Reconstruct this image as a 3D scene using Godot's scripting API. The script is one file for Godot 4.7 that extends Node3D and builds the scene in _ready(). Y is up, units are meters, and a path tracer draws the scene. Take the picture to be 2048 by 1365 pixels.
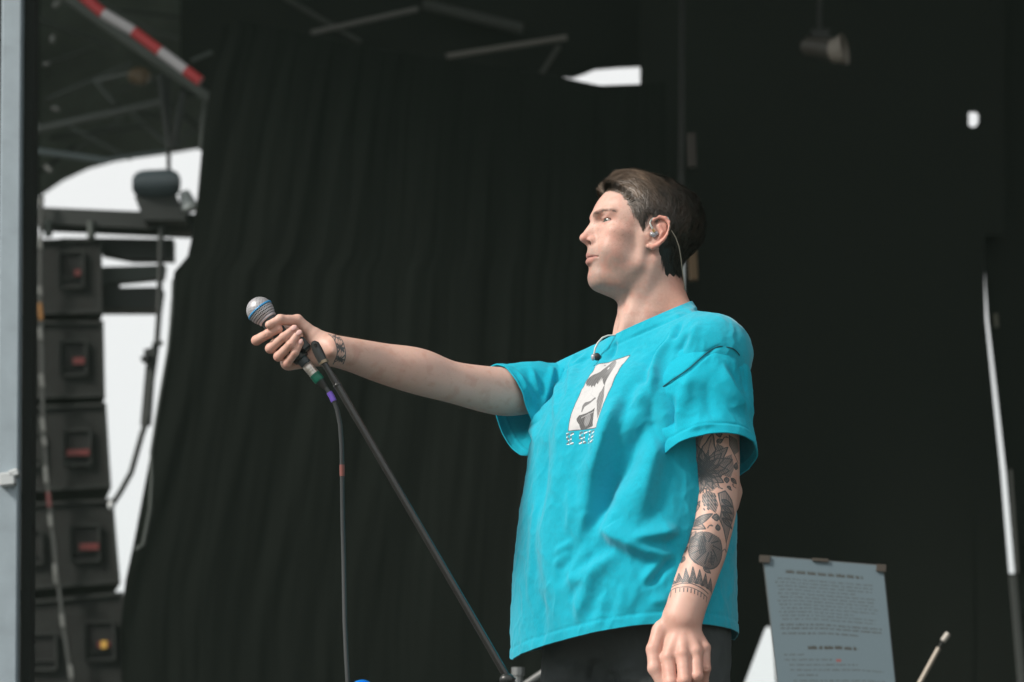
extends Node3D
# A singer on an open-air stage, seen from the pit. Metres, y up; stage floor at y = 0, crowd ground at y = -1.3.

# ---------------------------------------------------------------- viewpoint geometry (photograph of 2048 x 1365)
const PITCH := 12.0
const FOCAL := 5000.0
var cF := Vector3(0, sin(deg_to_rad(PITCH)), -cos(deg_to_rad(PITCH)))
var cU := Vector3(0, cos(deg_to_rad(PITCH)), sin(deg_to_rad(PITCH)))
var cP := Vector3(0, 1.51, 0) - cF * 5.0

func P(px: float, py: float, z: float) -> Vector3:      # the point at depth z that was measured at (px, py)
	var d := cF * FOCAL + Vector3.RIGHT * (px - 1024.0) + cU * (682.5 - py)
	return cP + d * ((z - cP.z) / d.z)

func sc(z: float) -> float:                             # metres per measured pixel at depth z
	return (cP.z - z) / (FOCAL * cos(deg_to_rad(PITCH)))

# ---------------------------------------------------------------- mesh builder
class MB:
	var v := PackedVector3Array()
	var n := PackedVector3Array()
	var c := PackedColorArray()
	var uv := PackedVector2Array()
	var ix := PackedInt32Array()
	var col := Color(1, 1, 1)
	func vert(p: Vector3, nn: Vector3, u := Vector2.ZERO) -> int:
		v.append(p); n.append(nn); c.append(col); uv.append(u)
		return v.size() - 1
	func tri(i: int, j: int, k: int) -> void:
		ix.append(i); ix.append(j); ix.append(k)
	func face(p0: Vector3, p1: Vector3, p2: Vector3, p3: Vector3, out: Vector3) -> void:
		var nn := (p2 - p0).cross(p1 - p0).normalized()
		var f := nn.dot(out) < 0.0
		if f:
			nn = -nn
		var a := vert(p0, nn, Vector2(0, 0)); var b := vert(p1, nn, Vector2(1, 0)); var cc := vert(p2, nn, Vector2(1, 1)); var d := vert(p3, nn, Vector2(0, 1))
		if f:
			tri(a, cc, b); tri(a, d, cc)
		else:
			tri(a, b, cc); tri(a, cc, d)
	# box with chamfered edges; b = basis whose columns are the box's axes
	func box(o: Vector3, h: Vector3, b := Basis(), ch := 0.0) -> void:
		var e := minf(ch, minf(h.x, minf(h.y, h.z)) * 0.45)
		for ax in 3:
			var u := (ax + 1) % 3
			var w := (ax + 2) % 3
			for s: float in [-1.0, 1.0]:
				var q: Array = []
				for k in [[-1.0, -1.0], [1.0, -1.0], [1.0, 1.0], [-1.0, 1.0]]:
					var p := Vector3.ZERO
					p[ax] = s * h[ax]; p[u] = k[0] * (h[u] - e); p[w] = k[1] * (h[w] - e)
					q.append(o + b * p)
				var out := Vector3.ZERO
				out[ax] = s
				face(q[0], q[1], q[2], q[3], b * out)
				if e > 0.0:
					for s2: float in [-1.0, 1.0]:   # chamfers between axis ax and axis u
						var r: Array = []
						for k in [[0, -1.0], [0, 1.0], [1, 1.0], [1, -1.0]]:
							var p := Vector3.ZERO
							p[ax] = s * (h[ax] - (e if k[0] == 1 else 0.0)); p[u] = s2 * (h[u] - (e if k[0] == 0 else 0.0)); p[w] = k[1] * (h[w] - e)
							r.append(o + b * p)
						var o2 := Vector3.ZERO
						o2[ax] = s; o2[u] = s2
						face(r[0], r[1], r[2], r[3], b * o2)
	# tube through points with radii, capped
	func tube(pts: PackedVector3Array, rad: PackedFloat32Array, seg := 12, caps := true, flat := 1.0) -> void:
		var m := pts.size()
		var t0 := (pts[1] - pts[0]).normalized()
		var up := Vector3.UP if absf(t0.y) < 0.9 else Vector3.RIGHT
		var x := t0.cross(up).normalized()
		var first := v.size()
		for i in m:
			var t := (pts[mini(i + 1, m - 1)] - pts[maxi(i - 1, 0)]).normalized()
			x = (x - t * x.dot(t)).normalized()
			var y := t.cross(x)
			var r: float = rad[mini(i, rad.size() - 1)]
			for s in seg + 1:
				var a := TAU * s / seg
				var d := x * cos(a) + y * sin(a) * flat
				vert(pts[i] + d * r, (x * cos(a) * flat + y * sin(a)).normalized(), Vector2(float(s) / seg, float(i) / (m - 1)))
		for i in m - 1:
			for s in seg:
				var a := first + i * (seg + 1) + s
				var b := a + seg + 1
				tri(a, a + 1, b); tri(a + 1, b + 1, b)
		if caps:
			for e in [0, m - 1]:
				var t := ((pts[1] - pts[0]) if e == 0 else (pts[m - 1] - pts[m - 2])).normalized() * (-1.0 if e == 0 else 1.0)
				var ctr := vert(pts[e], t)
				var st := v.size()
				for s in seg + 1:
					vert(v[first + e * (seg + 1) + s], t)
				for s in seg:
					if e == 0:
						tri(ctr, st + s + 1, st + s)
					else:
						tri(ctr, st + s, st + s + 1)
	func rod(p: Vector3, q: Vector3, r: float, r2 := -1.0, seg := 14) -> void:
		tube(PackedVector3Array([p, q]), PackedFloat32Array([r, r if r2 < 0.0 else r2]), seg)
	# surface of revolution: prof = (radius, height along axis)
	func lathe(o: Vector3, axis: Vector3, prof: Array, seg := 24) -> void:
		var up := Vector3.UP if absf(axis.y) < 0.9 else Vector3.RIGHT
		var x := axis.cross(up).normalized()
		var y := axis.cross(x)
		var first := v.size()
		var m := prof.size()
		for i in m:
			var d: Vector2 = prof[mini(i + 1, m - 1)] - prof[maxi(i - 1, 0)]
			var nn := Vector2(d.y, -d.x).normalized()
			for s in seg + 1:
				var a := TAU * s / seg
				var r := x * cos(a) + y * sin(a)
				vert(o + axis * prof[i].y + r * prof[i].x, (r * nn.x + axis * nn.y).normalized(), Vector2(float(s) / seg, float(i) / (m - 1)))
		for i in m - 1:
			for s in seg:
				var a := first + i * (seg + 1) + s
				var b := a + seg + 1
				tri(a, a + 1, b); tri(a + 1, b + 1, b)
	func sphere(o: Vector3, r: Vector3, b := Basis(), seg := 20, rings := 12) -> void:
		var first := v.size()
		for i in rings + 1:
			var th := PI * i / rings
			for s in seg + 1:
				var a := TAU * s / seg
				var d := Vector3(sin(th) * cos(a), cos(th), sin(th) * sin(a))
				vert(o + b * (d * r), (b * (d / r)).normalized(), Vector2(float(s) / seg, float(i) / rings))
		for i in rings:
			for s in seg:
				var a := first + i * (seg + 1) + s
				var b2 := a + seg + 1
				tri(a, a + 1, b2); tri(a + 1, b2 + 1, b2)
	# sheet from a grid of points [rows][cols]
	func grid(g: Array, flip := false) -> void:
		var rows := g.size()
		var cols: int = g[0].size()
		var first := v.size()
		for i in rows:
			for j in cols:
				var du: Vector3 = g[i][mini(j + 1, cols - 1)] - g[i][maxi(j - 1, 0)]
				var dv: Vector3 = g[mini(i + 1, rows - 1)][j] - g[maxi(i - 1, 0)][j]
				var nn := dv.cross(du).normalized()
				vert(g[i][j], -nn if flip else nn, Vector2(float(j) / (cols - 1), float(i) / (rows - 1)))
		for i in rows - 1:
			for j in cols - 1:
				var a := first + i * cols + j
				var b := a + cols
				if flip:
					tri(a, b, a + 1); tri(a + 1, b, b + 1)
				else:
					tri(a, a + 1, b); tri(a + 1, b + 1, b)
	func arrays() -> Array:
		for i in range(0, ix.size(), 3):   # wind every triangle to face along its normals
			var p := v[ix[i]]
			if (v[ix[i + 2]] - p).cross(v[ix[i + 1]] - p).dot(n[ix[i]] + n[ix[i + 1]] + n[ix[i + 2]]) < 0.0:
				var q := ix[i + 1]
				ix[i + 1] = ix[i + 2]
				ix[i + 2] = q
		var r := []
		r.resize(Mesh.ARRAY_MAX)
		r[Mesh.ARRAY_VERTEX] = v; r[Mesh.ARRAY_NORMAL] = n; r[Mesh.ARRAY_COLOR] = c; r[Mesh.ARRAY_TEX_UV] = uv; r[Mesh.ARRAY_INDEX] = ix
		return r
	func mesh() -> ArrayMesh:
		var m := ArrayMesh.new()
		m.add_surface_from_arrays(Mesh.PRIMITIVE_TRIANGLES, arrays())
		return m

# ---------------------------------------------------------------- scene helpers
var used := {}
func numbered(s: String) -> String:
	var k: int = used.get(s, 0)
	used[s] = k + 1
	return s if k == 0 else "%s_%03d" % [s, k]

func tag(o: Node, label: String, category: String, group := "", kind := "") -> void:
	if label: o.set_meta("label", label)
	if category: o.set_meta("category", category)
	if group: o.set_meta("group", group)
	if kind: o.set_meta("kind", kind)

func thing(called: String, label: String, category: String, at := Vector3.ZERO, group := "") -> Node3D:
	var o := Node3D.new()
	o.name = numbered(called)
	add_child(o)
	o.position = at
	tag(o, label, category, group)
	return o

# commits a builder whose points are in world metres as a part of `parent` (or as a top-level object)
func part(called: String, b: MB, m: Material, parent: Node3D = null) -> MeshInstance3D:
	var o := MeshInstance3D.new()
	var at := Vector3.ZERO
	var q: Node = parent
	while q and q != self:
		at += (q as Node3D).position
		q = q.get_parent()
	if at != Vector3.ZERO:
		for i in b.v.size():
			b.v[i] -= at
	o.mesh = b.mesh()
	o.mesh.surface_set_material(0, m)
	if parent:
		o.name = called
		parent.add_child(o, true)
	else:
		o.name = numbered(called)
		add_child(o)
	return o

func mat(called: String, c: Color, rough := 0.7, metal := 0.0, vc := false) -> StandardMaterial3D:   # c = real-world (linear) base colour
	var m := StandardMaterial3D.new()
	m.resource_name = called
	m.albedo_color = c.linear_to_srgb()
	m.roughness = rough
	m.metallic = metal
	m.vertex_color_use_as_albedo = vc
	return m

func noise_tex(freq: float, seed_: int, lo: float, hi: float, oct := 4, size := 256, as_normal := false, bump := 4.0) -> NoiseTexture2D:
	var nz := FastNoiseLite.new()
	nz.seed = seed_; nz.frequency = freq; nz.fractal_octaves = oct
	nz.noise_type = FastNoiseLite.TYPE_SIMPLEX_SMOOTH
	var t := NoiseTexture2D.new()
	t.width = size; t.height = size; t.seamless = true; t.noise = nz
	t.as_normal_map = as_normal; t.bump_strength = bump
	if not as_normal:
		var g := Gradient.new()
		g.set_color(0, Color(lo, lo, lo)); g.set_color(1, Color(hi, hi, hi))
		t.color_ramp = g
	return t

func tri_tex(m: StandardMaterial3D, scale: float, albedo: Texture2D, normal: Texture2D = null, ns := 0.5) -> void:
	m.uv1_triplanar = true
	m.uv1_scale = Vector3.ONE * scale
	m.albedo_texture = albedo
	if normal:
		m.normal_enabled = true
		m.normal_texture = normal
		m.normal_scale = ns

# ---------------------------------------------------------------- smooth solids: tapered capsules and ellipsoids joined with a smooth minimum
class Field:
	var always := false
	var reach := 0.0
	var t := PackedInt32Array()
	var a := PackedVector3Array()
	var ab := PackedVector3Array()
	var il := PackedFloat32Array()
	var ra := PackedFloat32Array()
	var dr := PackedFloat32Array()
	var k := PackedFloat32Array()
	var op := PackedInt32Array()
	var bas: Array[Basis] = []
	var ir := PackedVector3Array()
	var bc := PackedVector3Array()
	var br := PackedFloat32Array()
	func cap(p: Vector3, q: Vector3, r0: float, r1: float, kk: float, o := 0) -> void:
		t.append(0); a.append(p); ab.append(q - p); il.append(1.0 / maxf((q - p).length_squared(), 1e-9)); ra.append(r0); dr.append(r1 - r0); k.append(kk); op.append(o)
		bas.append(Basis()); ir.append(Vector3.ONE); bc.append((p + q) * 0.5); br.append((p - q).length() * 0.5 + maxf(r0, r1))
	func ell(p: Vector3, r: Vector3, kk: float, o := 0, b := Basis()) -> void:
		t.append(1); a.append(p); ab.append(Vector3.ZERO); il.append(0); ra.append(0); dr.append(0); k.append(kk); op.append(o)
		bas.append(b.transposed()); ir.append(Vector3.ONE / r); bc.append(p); br.append(maxf(r.x, maxf(r.y, r.z)))
	func pick(c: Vector3, rad: float) -> PackedInt32Array:
		var r := PackedInt32Array()
		for i in t.size():
			if c.distance_to(bc[i]) - br[i] < rad + k[i] + 0.004:
				r.append(i)
		return r
	func at(p: Vector3, ids: PackedInt32Array) -> float:
		var d := 1.0
		for i in ids:
			var e: float
			if t[i] == 0:
				var pa := p - a[i]
				var h := clampf(pa.dot(ab[i]) * il[i], 0.0, 1.0)
				e = (pa - ab[i] * h).length() - ra[i] - dr[i] * h
			else:
				var q: Vector3 = (bas[i] * (p - a[i])) * ir[i]
				var k0 := q.length()
				e = k0 * (k0 - 1.0) / maxf((q * ir[i]).length(), 1e-6)
			var kk := k[i]
			if op[i] == 0:
				var h := maxf(kk - absf(d - e), 0.0)
				d = minf(d, e) - h * h * 0.25 / kk
			else:
				e = -e
				var h := maxf(kk - absf(d - e), 0.0)
				d = maxf(d, e) + h * h * 0.25 / kk
		return d

# surface nets over a box, visiting only blocks that the surface crosses; four workers
class Nets:
	var f: Field
	var o: Vector3
	var cell: float
	var sup: Array = []
	var res: Array = []
	func work(n: int) -> void:
		var s: Vector3i = sup[n]
		var verts := PackedVector3Array()
		var keys := PackedInt64Array()
		var edges := PackedInt64Array()
		var c := o + (Vector3(s) * 16.0 + Vector3.ONE * 8.0) * cell
		var hd := 16.0 * cell * 0.9
		var ids := f.pick(c, hd * 2.0 + f.reach)
		if (ids.size() == 0 and not f.always) or absf(f.at(c, ids)) > hd * 2.0:
			res[n] = [verts, keys, edges]
			return
		var g := PackedFloat32Array()
		g.resize(125)
		for bz in 4:
			for by in 4:
				for bx in 4:
					var b0 := s * 16 + Vector3i(bx, by, bz) * 4
					c = o + (Vector3(b0) + Vector3.ONE * 2.0) * cell
					var hb := 4.0 * cell * 0.9
					var sub := f.pick(c, hb * 2.0 + f.reach)
					if (sub.size() == 0 and not f.always) or absf(f.at(c, sub)) > hb * 2.2:
						continue
					var m := 0
					for z in 5:
						for y in 5:
							for x in 5:
								g[m] = f.at(o + Vector3(b0.x + x, b0.y + y, b0.z + z) * cell, sub)
								m += 1
					for z in 4:
						for y in 4:
							for x in 4:
								m = x + y * 5 + z * 25
								var s0 := g[m] < 0.0
								var cnt := 0
								var acc := Vector3.ZERO
								for e in 12:
									var p: int = m + E0[e]
									var q: int = m + E1[e]
									if (g[p] < 0.0) != (g[q] < 0.0):
										var w := g[p] / (g[p] - g[q])
										acc += V0[e] + (V1[e] - V0[e]) * w
										cnt += 1
								if cnt == 0:
									continue
								var ci := b0 + Vector3i(x, y, z)
								var key := ci.x + ci.y * 4096 + ci.z * 16777216
								verts.append(o + (Vector3(ci) + acc / cnt) * cell)
								keys.append(key)
								if s0 != (g[m + 1] < 0.0): edges.append(key * 8 + 0 + (4 if s0 else 0))
								if s0 != (g[m + 5] < 0.0): edges.append(key * 8 + 1 + (4 if s0 else 0))
								if s0 != (g[m + 25] < 0.0): edges.append(key * 8 + 2 + (4 if s0 else 0))
		res[n] = [verts, keys, edges]
	const E0 := [0, 5, 25, 30, 0, 1, 25, 26, 0, 1, 5, 6]
	const E1 := [1, 6, 26, 31, 5, 6, 30, 31, 25, 26, 30, 31]
	const V0 := [Vector3(0, 0, 0), Vector3(0, 1, 0), Vector3(0, 0, 1), Vector3(0, 1, 1), Vector3(0, 0, 0), Vector3(1, 0, 0), Vector3(0, 0, 1), Vector3(1, 0, 1), Vector3(0, 0, 0), Vector3(1, 0, 0), Vector3(0, 1, 0), Vector3(1, 1, 0)]
	const V1 := [Vector3(1, 0, 0), Vector3(1, 1, 0), Vector3(1, 0, 1), Vector3(1, 1, 1), Vector3(0, 1, 0), Vector3(1, 1, 0), Vector3(0, 1, 1), Vector3(1, 1, 1), Vector3(0, 0, 1), Vector3(1, 0, 1), Vector3(0, 1, 1), Vector3(1, 1, 1)]
	func run(ff: Field, lo: Vector3, hi: Vector3, cl: float) -> Array:
		f = ff; o = lo; cell = cl
		var nn := Vector3i(((hi - lo) / (cl * 16.0)).ceil())
		for z in nn.z:
			for y in nn.y:
				for x in nn.x:
					sup.append(Vector3i(x, y, z))
		res.resize(sup.size())
		var id := WorkerThreadPool.add_group_task(work, sup.size(), -1, true)
		WorkerThreadPool.wait_for_group_task_completion(id)
		var v := PackedVector3Array()
		var at := {}
		for r in res:
			for i in r[0].size():
				at[r[1][i]] = v.size()
				v.append(r[0][i])
		var ix := PackedInt32Array()
		const D := [[4096, 16777216], [16777216, 1], [1, 4096]]
		for r in res:
			for e: int in r[2]:
				var key := e >> 3
				var ax := e & 3
				var u: int = D[ax][0]
				var w: int = D[ax][1]
				var i0: int = at.get(key, -1)
				var i1: int = at.get(key - u, -1)
				var i2: int = at.get(key - u - w, -1)
				var i3: int = at.get(key - w, -1)
				if (key & 4095) == 0 or ((key >> 12) & 4095) == 0 or (key >> 24) == 0:
					continue
				if i0 < 0 or i1 < 0 or i2 < 0 or i3 < 0:    # neighbouring blocks disagree by a hair: close the gap
					for kk: int in [key, key - u, key - u - w, key - w]:
						if not at.has(kk):
							at[kk] = v.size()
							v.append(lo + (Vector3(kk & 4095, (kk >> 12) & 4095, kk >> 24) + Vector3.ONE * 0.5) * cl)
					i0 = at[key]; i1 = at[key - u]; i2 = at[key - u - w]; i3 = at[key - w]
				if e & 4:   # inside at the low end: the outside lies along the axis
					ix.append_array(PackedInt32Array([i0, i2, i1, i0, i3, i2]))
				else:
					ix.append_array(PackedInt32Array([i0, i1, i2, i0, i2, i3]))
		return [v, ix]

func normals_of(v: PackedVector3Array, ix: PackedInt32Array) -> PackedVector3Array:
	var n := PackedVector3Array()
	n.resize(v.size())
	for i in range(0, ix.size(), 3):
		var p := v[ix[i]]
		var w := (v[ix[i + 2]] - p).cross(v[ix[i + 1]] - p)
		n[ix[i]] += w; n[ix[i + 1]] += w; n[ix[i + 2]] += w
	for i in n.size():
		n[i] = n[i].normalized()
	return n

func smooth_once(v: PackedVector3Array, ix: PackedInt32Array, amount: float) -> PackedVector3Array:
	var s := PackedVector3Array()
	s.resize(v.size())
	var c := PackedInt32Array()
	c.resize(v.size())
	for i in range(0, ix.size(), 3):
		for e in 3:
			var p := ix[i + e]
			var q := ix[i + (e + 1) % 3]
			s[p] += v[q]; c[p] += 1
	for i in v.size():
		s[i] = v[i].lerp(s[i] / c[i], amount) if c[i] else v[i]
	return s

# ---------------------------------------------------------------- the person
var hO := Vector3(0.2609, 1.7113, 0.0)                  # middle of the head, between the ears
var hF := Vector3(-0.94818, 0.19081, 0.25406)           # the way the face looks
var hU := Vector3(0.18431, 0.98163, -0.04939)
var hS := Vector3(0.25882, 0.0, 0.96593)                # towards the left ear
func H(a: float, h: float, s: float) -> Vector3:        # head coordinates in centimetres
	return hO + (hF * a + hU * h + hS * s) * 0.01
func HL(p: Vector3) -> Vector3:
	var d := (p - hO) * 100.0
	return Vector3(d.dot(hF), d.dot(hU), d.dot(hS))

var body := Field.new()
var hB: Basis

func hcap(a: Vector3, b: Vector3, r0: float, r1: float, k: float, op := 0) -> void:
	body.cap(H(a.x, a.y, a.z), H(b.x, b.y, b.z), r0 * 0.01, r1 * 0.01, k * 0.01, op)
func hcap2(a: Vector3, b: Vector3, r0: float, r1: float, k: float, op := 0) -> void:
	for s: float in [-1.0, 1.0]:
		hcap(Vector3(a.x, a.y, a.z * s), Vector3(b.x, b.y, b.z * s), r0, r1, k, op)
func hell(c: Vector3, r: Vector3, k: float, op := 0, b := Basis()) -> void:
	body.ell(H(c.x, c.y, c.z), r * 0.01, k * 0.01, op, hB * b)
func hell2(c: Vector3, r: Vector3, k: float, op := 0, b := Basis()) -> void:
	for s: float in [-1.0, 1.0]:
		var m := Basis(Vector3(b.x.x, b.x.y, b.x.z * s), Vector3(b.y.x, b.y.y, b.y.z * s), Vector3(b.z.x * s, b.z.y * s, b.z.z))
		hell(Vector3(c.x, c.y, c.z * s), r, k, op, m)

const EYE := Vector3(8.1, 1.65, 3.35)
const EAR := [[1.15, 0.7, 7.2, 0.3], [0.9, 1.7, 7.6, 0.32], [0.5, 2.9, 7.9, 0.36], [-0.5, 3.65, 8.3, 0.38], [-1.6, 3.55, 8.7, 0.4], [-2.5, 2.7, 9.05, 0.4], [-2.75, 1.5, 9.2, 0.38], [-2.5, 0.2, 9.1, 0.36], [-1.9, -1.1, 8.75, 0.36], [-1.1, -2.2, 8.3, 0.42], [-0.3, -2.75, 7.95, 0.52], [0.45, -2.6, 7.6, 0.5]]

func build_head_field() -> void:
	hB = Basis(hF, hU, hS)
	# skull and face masses
	hell(Vector3(-0.4, 4.9, 0), Vector3(10.5, 8.9, 7.7), 0.5)
	hell(Vector3(3.6, 3.0, 0), Vector3(7.35, 6.4, 6.6), 2.0)
	hell(Vector3(4.5, -3.3, 0), Vector3(5.7, 6.2, 5.3), 2.5)
	hell(Vector3(4.0, -7.4, 0), Vector3(5.4, 3.9, 4.6), 2.0)
	hell(Vector3(7.55, -9.35, 0), Vector3(1.75, 1.45, 2.2), 1.4)
	hcap2(Vector3(1.3, -6.3, 5.1), Vector3(7.0, -9.6, 1.7), 0.9, 1.1, 2.2)
	hcap2(Vector3(1.0, -6.0, 5.1), Vector3(0.9, -0.5, 6.3), 0.9, 1.1, 2.6)
	hell2(Vector3(1.2, -8.2, 3.9), Vector3(3.6, 3.2, 1.5), 2.5)
	hell2(Vector3(6.3, -0.5, 5.0), Vector3(2.3, 1.3, 1.5), 1.6)
	hell2(Vector3(6.0, -4.0, 4.2), Vector3(2.9, 3.2, 1.9), 2.2)
	# under the jaw, neck
	hell(Vector3(3.3, -10.2, 0), Vector3(4.6, 1.7, 3.4), 2.0)
	hcap(Vector3(-2.7, -3, 0), Vector3(-4.6, -17.0, 0), 5.9, 6.1, 2.2)
	hcap(Vector3(-4.6, -17.0, 0), Vector3(-5.5, -24, 0), 6.1, 5.5, 1.0)
	hcap2(Vector3(-6.2, -8.5, 1.8), Vector3(-11.5, -17, 6.0), 2.6, 3.0, 3.5)
	hcap2(Vector3(-2.0, -4.5, 5.6), Vector3(1.0, -20.5, 1.6), 1.2, 1.0, 1.8)
	hell(Vector3(1.1, -14.3, 0), Vector3(1.0, 1.5, 1.2), 1.3)
	# brow, sockets, eyes
	hcap2(Vector3(10.15, 2.95, 1.3), Vector3(8.55, 3.4, 4.6), 0.78, 0.75, 1.2)
	hell2(Vector3(10.2, 1.7, 3.2), Vector3(1.35, 0.85, 1.75), 1.0, 1)
	for s: float in [-1.0, 1.0]:
		body.cap(H(EYE.x, EYE.y, EYE.z * s), H(EYE.x, EYE.y, EYE.z * s), 0.0138, 0.0138, 0.003)
		hcap(Vector3(9.42, 2.36, 2.2 * s), Vector3(9.0, 2.46, 4.5 * s), 0.24, 0.22, 0.45)      # fold of the upper lid
	hell2(Vector3(9.3, 1.55, 3.75), Vector3(1.3, 0.32, 1.65), 0.08, 1, Basis(Vector3(0, 1, 0), -0.38) * Basis(Vector3(1, 0, 0), -0.06))
	# nose
	hcap(Vector3(10.15, 1.9, 0), Vector3(11.75, -1.75, 0), 0.62, 0.85, 1.0)
	hell(Vector3(11.85, -2.05, 0), Vector3(0.92, 0.82, 0.95), 0.5)
	hell(Vector3(10.2, -1.2, 0), Vector3(1.2, 2.2, 1.25), 1.0)
	hell2(Vector3(10.35, -2.35, 1.15), Vector3(1.0, 0.82, 0.62), 0.45)
	hell2(Vector3(9.75, -2.35, 1.35), Vector3(0.95, 0.8, 0.6), 0.5)
	hcap(Vector3(11.6, -2.75, 0), Vector3(10.6, -3.25, 0), 0.32, 0.35, 0.3)
	hell2(Vector3(10.85, -2.95, 0.95), Vector3(0.72, 0.5, 0.45), 0.12, 1)
	# mouth
	hell(Vector3(8.6, -4.6, 0), Vector3(1.9, 1.7, 2.5), 1.2)
	hcap(Vector3(10.05, -5.2, 0.35), Vector3(10.05, -5.2, -0.35), 0.55, 0.55, 0.5)
	hcap2(Vector3(10.0, -5.2, 0.4), Vector3(8.95, -5.6, 2.9), 0.52, 0.22, 0.5)
	hcap(Vector3(9.75, -6.5, 0.5), Vector3(9.75, -6.5, -0.5), 0.66, 0.66, 0.6)
	hcap2(Vector3(9.75, -6.5, 0.5), Vector3(8.95, -6.0, 2.85), 0.64, 0.24, 0.5)
	hcap2(Vector3(10.75, -5.87, 0), Vector3(9.75, -5.8, 1.6), 0.12, 0.12, 0.2, 1)
	hcap2(Vector3(9.95, -5.8, 1.6), Vector3(9.0, -5.95, 3.2), 0.12, 0.16, 0.22, 1)
	hell(Vector3(10.55, -7.85, 0), Vector3(0.95, 0.5, 1.7), 0.8, 1)

func build_ear_field() -> void:
	for s: float in [-1.0, 1.0]:
		hell(Vector3(-0.75, 0.6, 7.75 * s), Vector3(1.9, 3.1, 0.42), 0.4, 0, Basis(Vector3(0, 1, 0), 0.42 * s) * Basis(Vector3(0, 0, 1), 0.12))
		hell(Vector3(-0.1, 0.1, 8.55 * s), Vector3(1.0, 1.35, 0.75), 0.25, 1)
		hell(Vector3(-0.9, 2.55, 8.85 * s), Vector3(0.9, 0.7, 0.45), 0.25, 1)
		for i in EAR.size() - 1:
			hcap(Vector3(EAR[i][0], EAR[i][1], EAR[i][2] * s), Vector3(EAR[i + 1][0], EAR[i + 1][1], EAR[i + 1][2] * s), EAR[i][3], EAR[i + 1][3], 0.22)
		hcap(Vector3(-0.8, 1.9, 8.25 * s), Vector3(-1.6, 0.6, 8.55 * s), 0.26, 0.3, 0.35)
		hcap(Vector3(-1.6, 0.6, 8.55 * s), Vector3(-1.0, -1.2, 8.15 * s), 0.3, 0.32, 0.35)
		hcap(Vector3(0.95, -0.3, 7.4 * s), Vector3(0.6, -1.0, 7.5 * s), 0.42, 0.35, 0.4)

# chain of joints measured in the photograph: [px, py, depth, half-thickness in px]
func limb(f: Field, js: Array, per := 16) -> void:      # the same, as a smooth curve
	var m := js.size()
	var last := Vector3.ZERO
	var lr := 0.0
	for i in m - 1:
		var q: Array = []
		for d in [-1, 0, 1, 2]:
			var j: Array = js[clampi(i + d, 0, m - 1)]
			var p := P(j[0], j[1], j[2])
			q.append(Vector4(p.x, p.y, p.z, j[3] * sc(j[2])))
		for s in per + 1:
			if s == 0 and i > 0:
				continue
			var t := float(s) / per
			var r: Vector4 = 0.5 * (2.0 * q[1] + (q[2] - q[0]) * t + (2.0 * q[0] - 5.0 * q[1] + 4.0 * q[2] - q[3]) * t * t + (3.0 * q[1] - q[0] - 3.0 * q[2] + q[3]) * t * t * t)
			var p := Vector3(r.x, r.y, r.z)
			if i + s > 0:
				f.cap(last, p, lr, r.w, 0.0008)
			last = p
			lr = r.w

func chain(f: Field, js: Array, k: float) -> void:
	for i in js.size() - 1:
		var p: Array = js[i]
		var q: Array = js[i + 1]
		f.cap(P(p[0], p[1], p[2]), P(q[0], q[1], q[2]), p[3] * sc(p[2]), q[3] * sc(q[2]), k)

# a finger: slimmer between the joints, with a knuckle on the outside of the bend
func digit(f: Field, js: Array) -> void:
	for i in js.size() - 1:
		var a := P(js[i][0], js[i][1], js[i][2]); var b := P(js[i + 1][0], js[i + 1][1], js[i + 1][2])
		var ra: float = js[i][3] * sc(js[i][2]); var rb: float = js[i + 1][3] * sc(js[i + 1][2])
		var m := a.lerp(b, 0.5)
		f.cap(a, m, ra, (ra + rb) * 0.5 * 0.90, 0.0022)
		f.cap(m, b, (ra + rb) * 0.5 * 0.90, rb, 0.0022)
		if i > 0:
			var z := P(js[i - 1][0], js[i - 1][1], js[i - 1][2])
			var out := ((a - z).normalized() + (a - b).normalized())
			if out.length() > 0.15:
				out = out.normalized()
				var along := (b - z).normalized()
				f.ell(a + out * ra * 0.32, Vector3(ra * 0.72, ra * 0.72, ra * 0.8), 0.004)
				for e: float in [-0.30, 0.0, 0.30]:      # creases over the joint
					var side := out.cross(along).normalized()
					var q := a + out * ra * 1.04 + along * ra * e
					f.cap(q - side * ra * 0.5, q + side * ra * 0.5, 0.0006, 0.0006, 0.0012, 1)

const ZM := 0.20          # depth of the microphone in the raised hand
var fingers := [
	[[564, 652, -0.036, 12], [513, 681, -0.004, 10.3], [536, 668, 0.021, 9.6], [557, 659, 0.026, 8.6]],
	[[556, 682, -0.036, 12], [541, 697, 0.010, 10.6], [567, 675, 0.029, 9.4], [588, 658, 0.029, 8.2]],
	[[560, 706, -0.034, 11.5], [557, 713, 0.012, 10.2], [580, 690, 0.030, 9.2], [597, 667, 0.029, 8.0]],
	[[572, 726, -0.026, 10.5], [574, 727, 0.010, 9.2], [590, 706, 0.026, 8.0], [601, 687, 0.026, 6.8]]]
const THUMB := [[628, 672, -0.004, 16], [594, 642, 0.010, 12.5], [560, 640, 0.028, 10.6], [538, 650, 0.033, 8.6]]
var low_fingers := [
	[[1337, 1316, 0.238, 14.5], [1342, 1366, 0.252, 13], [1350, 1394, 0.235, 11.5], [1358, 1404, 0.215, 10]],
	[[1366, 1310, 0.244, 15], [1369, 1362, 0.260, 13.4], [1371, 1394, 0.24, 11.6], [1372, 1404, 0.215, 10]],
	[[1392, 1305, 0.238, 14.5], [1394, 1353, 0.252, 12.8], [1392, 1382, 0.235, 11], [1390, 1392, 0.212, 9.6]],
	[[1409, 1297, 0.222, 12.5], [1411, 1338, 0.234, 11], [1408, 1362, 0.218, 9.4], [1402, 1370, 0.2, 8.6]]]
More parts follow.
